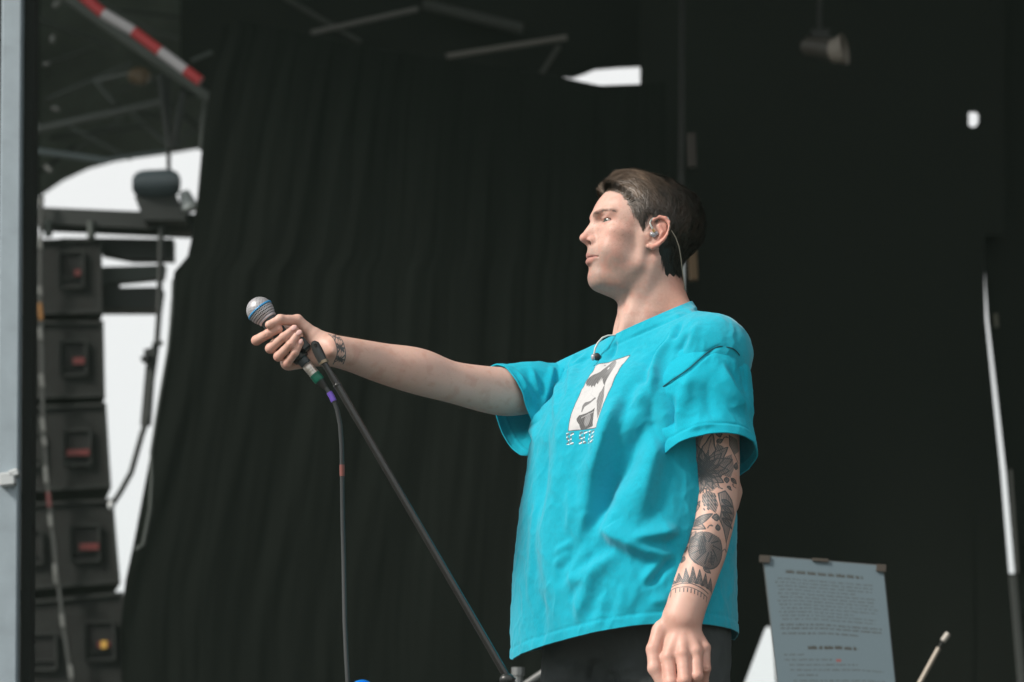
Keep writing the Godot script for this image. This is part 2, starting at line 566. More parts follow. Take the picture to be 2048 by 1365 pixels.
const LOW_THUMB := [[1322, 1258, 0.212, 17], [1307, 1300, 0.226, 13.6], [1309, 1338, 0.236, 12.6], [1322, 1366, 0.238, 10.5]]
const FAR_ARM := [[1130, 776, -0.125, 42], [1060, 780, -0.09, 47], [1000, 783, -0.045, 48], [905, 765, 0.03, 41.5], [835, 743, 0.075, 46], [765, 727, 0.115, 40], [702, 710, 0.16, 33.5], [657, 700, 0.19, 31]]
const NEAR_ARM := [[1425, 720, 0.13, 48], [1427, 840, 0.15, 51], [1432, 985, 0.15, 45], [1412, 1085, 0.165, 45], [1392, 1150, 0.185, 42.5], [1374, 1208, 0.205, 39.5], [1364, 1240, 0.21, 40]]

func build_body_field() -> void:
	body.reach = 0.012
	build_head_field()
	build_scalp()
	build_ear_field()
	var f := body
	# trunk, kept slim under the shirt
	f.cap(P(1325, 712, -0.02), P(1425, 712, 0.10), 0.045, 0.045, 0.02)
	f.cap(P(1310, 725, -0.03), P(1140, 785, -0.11), 0.04, 0.03, 0.02)
	f.cap(P(1295, 850, 0.0), P(1262, 1080, 0.0), 0.10, 0.10, 0.05)
	f.cap(P(1335, 820, 0.04), P(1250, 840, -0.04), 0.08, 0.08, 0.03)
	f.cap(P(1262, 1080, 0.0), P(1265, 1240, 0.0), 0.10, 0.10, 0.05)
	limb(f, FAR_ARM)
	limb(f, NEAR_ARM)
	# tendons of the wrist, the muscle of the forearm, the fold of the elbow
	f.cap(P(664, 690, 0.213), P(760, 716, 0.128), 0.006, 0.010, 0.022)
	f.cap(P(666, 704, 0.220), P(765, 732, 0.128), 0.005, 0.008, 0.020)
	f.cap(P(1425, 1030, 0.185), P(1388, 1160, 0.215), 0.012, 0.008, 0.025)
	f.cap(P(1468, 985, 0.12), P(1462, 1010, 0.12), 0.014, 0.012, 0.03)       # point of the elbow
	# raised hand
	var w := P(655, 699, 0.187)
	for fg in fingers:
		for j in fg:
			j[2] += ZM
	for i in 4:
		var m: Array = fingers[i][0]
		f.cap(w + (P(m[0], m[1], m[2]) - w) * 0.12, P(m[0], m[1], m[2]), 0.019, m[3] * sc(m[2]) * 1.08, 0.012)
	f.cap(P(642, 712, 0.185), P(580, 727, 0.172), 0.018, 0.013, 0.012)
	var th := THUMB.duplicate(true)
	for j in th:
		j[2] += ZM
	f.cap(P(648, 690, 0.19), P(th[0][0], th[0][1], th[0][2]), 0.022, 0.0165, 0.012)
	f.cap(P(630, 680, 0.175), P(575, 662, 0.165), 0.015, 0.012, 0.012)
	digit(f, th)
	for fg in fingers:
		digit(f, fg)
	# hanging hand
	w = P(1364, 1240, 0.208)
	for i in 4:
		var m: Array = low_fingers[i][0]
		f.cap(w + (P(m[0], m[1], m[2]) - w) * 0.1, P(m[0], m[1], m[2]), 0.020, m[3] * sc(m[2]) * 1.02, 0.010)
		f.cap(P(m[0], m[1], m[2] + 0.006), P(m[0], m[1] + 3, m[2] + 0.006), 0.0085, 0.008, 0.006)
	for i in 3:      # tendons on the back of the hand
		var m: Array = low_fingers[i][0]
		f.cap(P(m[0], m[1] - 8, m[2] + 0.008), w + (P(m[0], m[1], m[2] + 0.010) - w) * 0.35 + Vector3(0, 0, 0.010), 0.0034, 0.0026, 0.009)
	f.cap(P(1352, 1262, 0.232), P(1384, 1290, 0.243), 0.0026, 0.0022, 0.004)
	f.cap(P(1384, 1290, 0.243), P(1386, 1312, 0.248), 0.0022, 0.0018, 0.004)
	for fg in low_fingers:
		digit(f, fg)
	f.cap(w, P(1322, 1262, 0.212), 0.022, 0.015, 0.012)
	chain(f, LOW_THUMB, 0.006)

func mixc(a: Color, b: Color, t: float) -> Color:
	return a.lerp(b, clampf(t, 0.0, 1.0))

func seg_d(p: Vector3, a: Vector3, b: Vector3) -> float:
	var h := clampf((p - a).dot(b - a) / maxf((b - a).length_squared(), 1e-9), 0.0, 1.0)
	return (p - a - (b - a) * h).length()

const SKIN := Color(0.60, 0.392, 0.328)
var skin_noise := FastNoiseLite.new()

# where the scalp grows hair: > 0 inside (head coordinates, cm)
func hair_mask(q: Vector3) -> float:
	var s := absf(q.z)
	var front: float    # hairline on the forehead and temple: a limit for a as a function of h
	if q.y > 7.6:
		front = 7.4 + 1.7 * minf(q.y - 7.6, 1.6) - 0.01 * s * s + 0.7 * smoothstep(0.5, -1.5, q.z)
	elif q.y > 3.4:
		front = lerpf(3.6, 7.4, pow((q.y - 3.4) / 4.2, 0.8)) + 0.7 * smoothstep(0.5, -1.5, q.z) * smoothstep(5.5, 7.5, q.y)
	elif q.y > 1.2:
		front = lerpf(2.0, 3.6, (q.y - 1.2) / 2.2)
	else:
		front = -20.0
	if q.y <= 3.9 and q.x < 2.2:          # behind the ear, down to the nape
		var low := lerpf(3.9, -2.6, clampf((1.2 - q.x) / 3.6, 0, 1)) if q.x > -3.0 else lerpf(-3.6, -7.6, clampf((-3.0 - q.x) / 4.0, 0, 1))
		return minf(q.y - low, 3.0)
	return front - q.x

func skin_color(p: Vector3, nrm: Vector3) -> Color:
	var c := SKIN
	var q := HL(p)
	if q.length() < 26.0 and q.y > -24.0:
		var s := absf(q.z)
		var m := Vector3(q.x, q.y, s)
		c = mixc(c, Color(0.60, 0.25, 0.19), 0.35 * exp(-((m - Vector3(7.0, -2.0, 5.5)).length_squared()) / 7.0))     # cheek
		c = mixc(c, Color(0.58, 0.23, 0.18), 0.45 * exp(-((m - Vector3(11.6, -2.4, 0.6)).length_squared()) / 2.2))    # nose
		c = mixc(c, Color(0.56, 0.2, 0.15), 0.6 * smoothstep(7.4, 8.6, s) * (1.0 if q.y > -4.0 and q.y < 4.6 else 0.0))   # ear
		c = mixc(c, Color(0.5, 0.2, 0.13), 0.5 * smoothstep(-1.0, -8.0, q.x) * smoothstep(-4.0, -8.0, q.y))            # back of the neck
		# beard stubble, darkened further as painted shade under the jaw
		var beard := smoothstep(-3.8, -6.2, q.y + 0.25 * (6.0 - q.x)) * smoothstep(-1.5, 1.0, q.x) * smoothstep(-14.0, -11.0, q.y)
		beard = maxf(beard, smoothstep(-3.6, -4.2, q.y) * smoothstep(8.6, 9.4, q.x) * smoothstep(2.9, 2.2, s) * 0.8)
		c = mixc(c, Color(0.22, 0.165, 0.14), beard * (0.52 + 0.14 * skin_noise.get_noise_3d(p.x * 9000, p.y * 9000, p.z * 9000)))
		# lips
		var up := minf(seg_d(m, Vector3(10.2, -5.3, 0), Vector3(10.05, -5.25, 0.5)), seg_d(m, Vector3(10.0, -5.3, 0.5), Vector3(8.9, -5.65, 2.3)))
		var lo := minf(seg_d(m, Vector3(10.0, -6.4, 0), Vector3(9.85, -6.4, 0.6)), seg_d(m, Vector3(9.85, -6.4, 0.6), Vector3(8.9, -5.85, 2.2)))
		var lip := maxf(smoothstep(0.8, 0.6, up), smoothstep(0.86, 0.66, lo)) * smoothstep(3.3, 2.8, s)
		c = mixc(c, Color(0.40, 0.18, 0.16), lip * 0.72)
		c = mixc(c, Color(0.07, 0.03, 0.025), smoothstep(0.62, 0.4, ((m - Vector3(10.85, -3.0, 0.95)) * Vector3(0.8, 1.1, 1.2)).length()))  # nostril hollow painted dark for its shade
		c = mixc(c, Color(0.12, 0.04, 0.04), smoothstep(0.2, 0.06, seg_d(m, Vector3(10.6, -5.87, 0), Vector3(8.95, -5.68, 2.5))) * 0.7)
		# eyebrow
		var m0 := Vector3(0, q.y, s)
		var bd := minf(seg_d(m0, Vector3(0, 2.85, 1.3), Vector3(0, 3.45, 3.6)) - 0.18, seg_d(m0, Vector3(0, 3.45, 3.6), Vector3(0, 3.4, 5.6)))
		if q.x > 6.0 and q.y > 2.0:
			c = mixc(c, Color(0.11, 0.065, 0.045), smoothstep(0.5, 0.12, bd) * (0.72 + 0.3 * skin_noise.get_noise_3d(p.x * 5000, p.y * 5000, p.z * 5000)))
		# lash line
		var eo := Vector3((q.x - 9.15) / 1.3, (q.y - 1.55) / 0.45, (s - 3.75) / 1.75)
		c = mixc(c, Color(0.10, 0.05, 0.04), smoothstep(1.25, 0.95, eo.length()) * smoothstep(1.55, 1.7, q.y) * 0.95)
		c = mixc(c, Color(0.45, 0.2, 0.17), smoothstep(1.3, 0.95, eo.length()) * smoothstep(1.7, 1.5, q.y) * 0.6)
		c = mixc(c, Color(0.035, 0.024, 0.018), smoothstep(-0.2, 1.1 if q.x > 0.0 else 2.2, hair_mask(q) + 0.35 * skin_noise.get_noise_3d(p.x * 2500, p.y * 2500, p.z * 2500)) * (1.0 if s < 7.9 or q.x < -2.5 or q.y > 4.2 else 0.0))
		# freckles and uneven redness
		c = mixc(c, Color(0.30, 0.15, 0.10), 0.5 * smoothstep(0.30, 0.5, skin_noise.get_noise_3d(p.x * 21000, p.y * 21000, p.z * 21000)) * smoothstep(3.0, -1.0, absf(q.y + 0.6) - 3.0) * smoothstep(2.0, 5.0, q.x))
		c = mixc(c, Color(0.56, 0.26, 0.205), 0.42 * smoothstep(-0.1, 0.5, skin_noise.get_noise_3d(p.x * 3000 + 50.0, p.y * 3000, p.z * 3000)))
		# a few moles
		for mo in [Vector3(6.6, 1.9, 6.2), Vector3(7.4, 6.0, 5.2), Vector3(10.7, 0.9, 1.4), Vector3(4.0, -7.2, 5.6), Vector3(3.0, -3.3, 6.6)]:
			c = mixc(c, Color(0.16, 0.07, 0.05), smoothstep(0.15, 0.07, (m - mo).length()) * 0.7)
		return c
	# hands: redder knuckles and fingertips
	var red := 0.0
	for fl in [fingers, low_fingers]:
		for fg in fl:
			for j in [1, 2, 3]:
				var g: Vector3 = P(fg[j][0], fg[j][1], fg[j][2])
				red = maxf(red, (0.62 if j != 2 else 0.4) * exp(-(p - g).length_squared() / 0.00016))
	c = mixc(c, Color(0.55, 0.285, 0.225), 0.5 * exp(-maxf(0.0, (p - P(1362, 1300, 0.24)).length() - 0.05) * 25.0))
	c = mixc(c, Color(0.52, 0.205, 0.155), red)
	c = mixc(c, Color(0.50, 0.27, 0.21), 0.5 * smoothstep(0.05, 0.5, skin_noise.get_noise_3d(p.x * 2600, p.y * 2600, p.z * 2600)))
	c = mixc(c, Color(0.55, 0.30, 0.2), 0.3 * skin_noise.get_noise_3d(p.x * 260, p.y * 260, p.z * 260))
	return c

func add_surface(m: ArrayMesh, v: PackedVector3Array, n: PackedVector3Array, ix: PackedInt32Array, c: PackedColorArray, uv: PackedVector2Array, mt: Material) -> void:
	var r := []
	r.resize(Mesh.ARRAY_MAX)
	r[Mesh.ARRAY_VERTEX] = v; r[Mesh.ARRAY_NORMAL] = n; r[Mesh.ARRAY_INDEX] = ix
	if c.size(): r[Mesh.ARRAY_COLOR] = c
	if uv.size(): r[Mesh.ARRAY_TEX_UV] = uv
	m.add_surface_from_arrays(Mesh.PRIMITIVE_TRIANGLES, r)
	m.surface_set_material(m.get_surface_count() - 1, mt)

# ---------------------------------------------------------------- hair
var scalp := PackedFloat32Array()
const SC := Vector3(-1.0, 3.5, 0.0)
const SW := 96
const SHH := 64
func build_scalp() -> void:                             # distance from the middle of the skull to the skin, by direction
	scalp.resize(SW * (SHH + 1))
	var ids := body.pick(H(0, 3, 0), 0.16)
	for i in SHH + 1:
		for j in SW:
			var d := sdir(float(j) / SW, float(i) / SHH)
			var r := 13.0
			for k in 14:
				var q := SC + d * r
				r -= body.at(H(q.x, q.y, q.z), ids) * 80.0
			scalp[i * SW + j] = clampf(r, 5.0, 13.0)
func sdir(u: float, v: float) -> Vector3:
	var th := PI * v
	return Vector3(sin(th) * cos(TAU * u), cos(th), sin(th) * sin(TAU * u))
func scalp_r(d: Vector3) -> float:
	var u := fposmod(atan2(d.z, d.x) / TAU, 1.0) * SW
	var v := acos(clampf(d.y, -1, 1)) / PI * SHH
	var j := int(u); var i := mini(int(v), SHH - 1)
	var fu := u - j; var fv := v - i
	var j2 := (j + 1) % SW
	j = j % SW
	return lerpf(lerpf(scalp[i * SW + j], scalp[i * SW + j2], fu), lerpf(scalp[(i + 1) * SW + j], scalp[(i + 1) * SW + j2], fu), fv)

# how thick the hair lies at a point of the scalp (cm)
func hair_t(q: Vector3) -> float:
	var top := smoothstep(2.0, 9.0, q.y)
	var t := lerpf(0.75, 1.0, top)
	t = lerpf(t, 1.65, smoothstep(-4.0, -9.0, q.x) * smoothstep(-3.0, 3.5, q.y))
	t += 1.15 * exp(-((q.x - 6.5) * (q.x - 6.5) / 14.0 + (q.y - 11.0) * (q.y - 11.0) / 9.0)) * (1.0 - 0.012 * q.z * q.z)
	if q.z < 0.5 and q.x > 4.0:
		t += 0.8 * exp(-((q.x - 9.0) * (q.x - 9.0) / 5.0 + (q.y - 8.0) * (q.y - 8.0) / 6.0)) * smoothstep(0.5, -1.5, q.z)
	t *= smoothstep(-8.5, -2.0, q.y) * 0.85 + 0.15
	return t * lerpf(0.35, 1.0, smoothstep(0.0, 2.0, q.y + maxf(0.0, -q.x - 3.0) * 1.2))

func hair_flow(q: Vector3) -> Vector3:
	var top := smoothstep(6.5, 10.0, q.y)
	var side := Vector3(-0.62, -0.78, 0.0).lerp(Vector3(-0.25, -1.0, 0.0), smoothstep(2.0, -6.0, q.x))
	if q.x > 1.5:
		side = side.lerp(Vector3(-0.25, -1.0, 0), smoothstep(4.5, 2.0, q.y))
	var up := Vector3(-0.75, 0.35, 0.55).lerp(Vector3(-0.8, 0.0, 0.5), smoothstep(8.0, 3.0, q.x))
	if q.z < -3.0:
		up = up.lerp(Vector3(-0.9, 0.1, -0.3), smoothstep(-3.0, -6.0, q.z))
	if q.x > 2.2 and q.y > 4.0 and q.z > -1.0:
		side = side.lerp(Vector3(-0.93, 0.2, 0.12), smoothstep(3.2, 0.6, hair_mask(q)) * smoothstep(4.0, 6.0, q.y))
	if q.z < 0.0 and q.x > 4.0:
		up = up.lerp(Vector3(0.1, 0.1, -0.9), smoothstep(0.0, -2.0, q.z) * smoothstep(4.0, 7.0, q.x))
	return side.lerp(up, top).normalized()

func hair_point(d: Vector3, h: float) -> Vector3:
	var q := SC + d * (scalp_r(d) + h)
	return H(q.x, q.y, q.z)

func build_hair(parent: Node3D) -> void:
	var rng := RandomNumberGenerator.new()
	rng.seed = 77
	var nz := FastNoiseLite.new()
	nz.seed = 5; nz.frequency = 0.22; nz.fractal_octaves = 2
	# under layer that fills the volume
	var cap := MB.new()
	cap.col = Color(0.011, 0.008, 0.0065)
	var rows := 110
	var cols := 180
	var id := PackedInt32Array()
	id.resize((rows + 1) * (cols + 1))
	for i in rows + 1:
		for j in cols + 1:
			var d := sdir(float(j % cols) / cols, float(i) / rows)
			var q := SC + d * scalp_r(d)
			var m := hair_mask(q)
			id[i * (cols + 1) + j] = -1
			if m > 0.5:
				var th := hair_t(q) * smoothstep(0.5, 3.0, m) * 0.62 + 0.02
				th += 0.18 * nz.get_noise_3d(q.x * 2.5, q.y * 2.5, q.z * 2.5) * smoothstep(0.3, 2.0, m) * hair_t(q)
				if q.z < 1.0 and q.x > 5.0:
					th *= 0.45
				id[i * (cols + 1) + j] = cap.vert(hair_point(d, th), (hF * d.x + hU * d.y + hS * d.z).normalized())
	for i in rows:
		for j in cols:
			var a := id[i * (cols + 1) + j]; var b := id[i * (cols + 1) + j + 1]; var c := id[(i + 1) * (cols + 1) + j]; var e := id[(i + 1) * (cols + 1) + j + 1]
			if a >= 0 and b >= 0 and c >= 0: cap.tri(a, b, c)
			if b >= 0 and c >= 0 and e >= 0: cap.tri(b, e, c)
	cap.n = normals_of(cap.v, cap.ix)
	for i in cap.n.size():
		cap.n[i] = -cap.n[i] if cap.n[i].dot(cap.v[i] - H(SC.x, SC.y, SC.z)) < 0.0 else cap.n[i]
	var hm := mat("hair", Color(1, 1, 1), 0.45, 0.0, true)
	hm.metallic_specular = 0.55
	var hair := part("hair", cap, mat("hair_mass", Color(1, 1, 1), 0.95, 0.0, true), parent)
	# strands, in locks
	var st := MB.new()
	var made := 0
	while made < 2500:
		var dl := Vector3(rng.randfn(), rng.randfn(), rng.randfn()).normalized()
		if made % 4 == 0:    # the front is thicker
			dl = (Vector3(0.75, 0.62, 0.0) + Vector3(rng.randfn() * 0.16, rng.randfn() * 0.16, rng.randfn() * 0.42)).normalized()
		var ql := SC + dl * scalp_r(dl)
		if made % 3 == 1 and hair_mask(ql) > 1.3:
			continue
		if hair_mask(ql) < -0.05 or (absf(ql.z) > 5.8 and ql.x > -2.2 and ql.x < 1.6 and ql.y < 4.2):
			continue
		made += 1
		var turn := nz.get_noise_3d(ql.x * 1.2, ql.y * 1.2, ql.z * 1.2) * 1.5 + rng.randf_range(-0.24, 0.24)
		var lift := rng.randf_range(0.78, 1.12) + (0.18 if rng.randf() < 0.12 else 0.0)
		var topness := smoothstep(4.0, 10.0, ql.y)
		var len_ := lerpf(3.0, 6.5, topness) * rng.randf_range(0.8, 1.15) * lerpf(0.45, 1.0, smoothstep(-4.0, 2.5, ql.y))
		if ql.z < 0.0 and ql.x > 5.0:
			len_ *= 0.62
		if ql.x > 0.5 and ql.y < 4.5:
			len_ *= 0.55
		var curl := rng.randf_range(-0.5, 0.5)
		var tone := rng.randf_range(0.5, 1.55)
		for w in 14:
			var d := (dl + Vector3(rng.randfn(), rng.randfn(), rng.randfn()) * 0.021).normalized()
			var root := d
			var wob := rng.randf_range(-0.1, 0.1)
			var hgt := lift * rng.randf_range(0.93, 1.06)
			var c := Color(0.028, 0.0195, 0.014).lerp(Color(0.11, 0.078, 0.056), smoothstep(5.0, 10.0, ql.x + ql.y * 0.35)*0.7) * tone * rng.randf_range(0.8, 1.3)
			var prev := Vector3.ZERO
			var pi := -1
			var seg := 8
			var ll := len_ * rng.randf_range(0.85, 1.1)
			var wid := rng.randf_range(0.00022, 0.00036)
			var tilt := rng.randf_range(-0.5, 0.5)
			for s in seg + 1:
				var t := float(s) / seg
				var q := SC + d * scalp_r(d)
				var mask := hair_mask(q)
				var th := hair_t(q) * smoothstep(-0.2, 2.4, mask + 1.4 * t) * hgt * (smoothstep(0.0, 0.35, t) * 0.9 + 0.1) + 0.06 - 0.22 * t * t * hair_t(q)
				var p := hair_point(d, maxf(th, 0.05))
				var nrm := (hF * d.x + hU * d.y + hS * d.z).normalized()
				var fl := hair_flow(q).rotated(d, (turn + curl * t * 1.4) * smoothstep(-0.2, 3.0, mask) + wob)
				fl = (fl - d * fl.dot(d)).normalized()
				var tg := (p - prev).normalized() if s > 0 else (hF * fl.x + hU * fl.y + hS * fl.z)
				var sd := tg.cross(nrm).normalized()
				var n2 := (nrm + sd * tilt).normalized()
				var wd := wid * (1.0 - 0.8 * t) + 0.00006
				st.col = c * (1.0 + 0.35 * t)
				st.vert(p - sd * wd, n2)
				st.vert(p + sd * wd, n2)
				if pi >= 0:
					st.tri(pi, pi + 1, pi + 2); st.tri(pi + 1, pi + 3, pi + 2)
				pi = st.v.size() - 2
				prev = p
				d = (d + fl * (ll / seg / 11.5)).normalized()
	for i in 900:           # short fine hairs along the hairline
		var d := Vector3(rng.randfn(), rng.randfn(), rng.randfn()).normalized()
		var q := SC + d * scalp_r(d)
		var mk := hair_mask(q)
		if mk < -0.5 or mk > 0.6 or (absf(q.z) > 5.8 and q.x > -2.2 and q.x < 1.6 and q.y < 4.2):
			continue
		var nrm := (hF * d.x + hU * d.y + hS * d.z).normalized()
		var fl := hair_flow(q).rotated(d, rng.randf_range(-0.5, 0.5))
		var tg := (hF * fl.x + hU * fl.y + hS * fl.z).normalized()
		var p := hair_point(d, 0.0)
		var q2 := p + (tg + nrm * rng.randf_range(0.15, 0.5)) * rng.randf_range(0.005, 0.012)
		var sd := tg.cross(nrm) * 0.00014
		st.col = Color(0.05, 0.034, 0.025)
		var i0 := st.vert(p - sd, nrm); st.vert(p + sd, nrm); st.vert(q2, nrm)
		st.tri(i0, i0 + 1, i0 + 2)
	for i in 90:            # stray single hairs
		var d := Vector3(rng.randfn() + 0.3, absf(rng.randfn()) * 0.9 + 0.25, rng.randfn()).normalized()
		var q := SC + d * scalp_r(d)
		if hair_mask(q) < 1.0:
			continue
		var nrm := (hF * d.x + hU * d.y + hS * d.z).normalized()
		var fl := hair_flow(q).rotated(d, rng.randf_range(-1.2, 1.2))
		var tg := (hF * fl.x + hU * fl.y + hS * fl.z).normalized()
		var p := hair_point(d, hair_t(q) * 0.85)
		st.col = Color(0.06, 0.042, 0.03)
		var pi := -1
		for k in 5:
			var t := k / 4.0
			var pp := p + tg * (0.022 * t) + nrm * (0.012 * t * (1.2 - t))
			var sd := tg.cross(nrm) * (0.00012 * (1.0 - 0.7 * t))
			st.vert(pp - sd, nrm); st.vert(pp + sd, nrm)
			if pi >= 0:
				st.tri(pi, pi + 1, pi + 2); st.tri(pi + 1, pi + 3, pi + 2)
			pi = st.v.size() - 2
	var so := part("hair_strand", st, hm, hair)
	so.set_meta("kind", "stuff")
	# eyebrows and lashes
	var eb := MB.new()
	for s: float in [-1.0, 1.0]:
		for k in 260:
			var t := rng.randf()
			var b0 := Vector3(10.7, 2.75, 1.2).lerp(Vector3(9.75, 3.35, 3.6), t * 1.6) if t < 0.62 else Vector3(9.75, 3.35, 3.6).lerp(Vector3(7.9, 3.4, 5.5), (t - 0.62) / 0.38)
			b0.y += rng.randfn() * 0.2 * (1.0 - 0.6 * t)
			var dv := Vector3(-0.35, 0.5 - 0.75 * t, 0.75).normalized()
			var q := Vector3(b0.x, b0.y, b0.z * s)
			var dd := (q - SC).normalized()
			var nn := (hF * dd.x + hU * dd.y + hS * dd.z).normalized()
			var r0 := scalp_r(dd)
			var p0 := hair_point(dd, 0.0)
			q += Vector3(dv.x, dv.y, dv.z * s) * rng.randf_range(0.45, 0.75)
			dd = (q - SC).normalized()
			var p1 := hair_point(dd, 0.12)
			var sd := (p1 - p0).cross(nn).normalized() * 0.00016
			eb.col = Color(0.075, 0.046, 0.032)
			var i0 := eb.vert(p0 - sd, nn); eb.vert(p0 + sd, nn); eb.vert(p1, nn)
			eb.tri(i0, i0 + 1, i0 + 2)
	part("eyebrow", eb, hm, parent).set_meta("kind", "stuff")

func build_eyes(parent: Node3D) -> void:
	var em := mat("eye", Color(1, 1, 1), 0.22, 0.0, true)
	for s: float in [-1.0, 1.0]:
		var b := MB.new()
		var c := H(EYE.x, EYE.y - 0.02, EYE.z * s)
		var look := (hF * 0.93 + hU * 0.03 + hS * 0.36).normalized()
		var x := look.cross(hU).normalized()
		var y := x.cross(look)
		var rings := 40
		for i in rings + 1:
			var th := PI * i / rings
			for k in 33:
				var a := TAU * k / 32
				var d := look * cos(th) + (x * cos(a) + y * sin(a)) * sin(th)
				var deg := rad_to_deg(th)
				var col := Color(0.33, 0.28, 0.26)
				if deg < 28.0: col = Color(0.085, 0.095, 0.07) * (0.8 + 0.3 * sin(a * 17.0))
				if deg > 24.0 and deg < 29.0: col = Color(0.04, 0.05, 0.05)
				if deg < 11.0: col = Color(0.008, 0.008, 0.008)
				b.col = col
				b.vert(c + d * (0.0126 + (0.0006 * cos(th * 3.2) if deg < 28.0 else 0.0)), d)
		for i in rings:
			for k in 32:
				var q := i * 33 + k
				b.tri(q, q + 1, q + 33); b.tri(q + 1, q + 34, q + 33)
		part("eye", b, em, parent)

# ---------------------------------------------------------------- shirt
class Loft extends Field:                               # trunk of the shirt: superellipses at heights, turned 45 degrees
	var ys := PackedFloat32Array()
	var cs := PackedVector3Array()                        # centre x, half-width, half-depth
	var z0 := 0.0
	func row(y: float, cx: float, w: float, d: float) -> void:   # from the top down
		ys.append(y); cs.append(Vector3(cx, w, d))
	func at(p: Vector3, ids: PackedInt32Array) -> float:
		var i := 0
		var m := ys.size()
		while i < m - 2 and p.y < ys[i + 1]:
			i += 1
		var f := clampf((ys[i] - p.y) / (ys[i] - ys[i + 1]), 0.0, 1.0)
		var a := cs[maxi(i - 1, 0)]; var b := cs[i]; var c := cs[i + 1]; var e := cs[mini(i + 2, m - 1)]
		var r := 0.5 * (2.0 * b + (c - a) * f + (2.0 * a - 5.0 * b + 4.0 * c - e) * f * f + (3.0 * b - a - 3.0 * c + e) * f * f * f)
		var x := p.x - r.x
		var z := p.z - z0
		var u := absf(x + z) * 0.70711 / r.y
		var v := absf(z - x) * 0.70711 / r.z
		var q := pow(pow(u, 2.4) + pow(v, 2.4), 0.41667)
		var d := (q - 1.0) * minf(r.y, r.z)
		var top := p.y - ys[0]
		var kt := 0.05
		var hh := maxf(kt - absf(d - top), 0.0)
		d = maxf(d, top) + hh * hh * 0.25 / kt
		var s := super(p, ids)
		hh = maxf(0.06 - absf(d - s), 0.0)
		return minf(d, s) - hh * hh * 0.25 / 0.06

func trace(f: Field, px: float, py: float) -> Vector3:   # the point of a solid that was measured at (px, py)
	var d := (cF * FOCAL + Vector3.RIGHT * (px - 1024.0) + cU * (682.5 - py)).normalized()
	var all := PackedInt32Array(range(f.t.size()))
	var t := 4.2
	for i in 60:
		var e := f.at(cP + d * t, all)
		if e < 0.0004 or t > 5.7:
			break
		t += e * 0.8
	return cP + d * (t if t < 5.5 else 5.0)

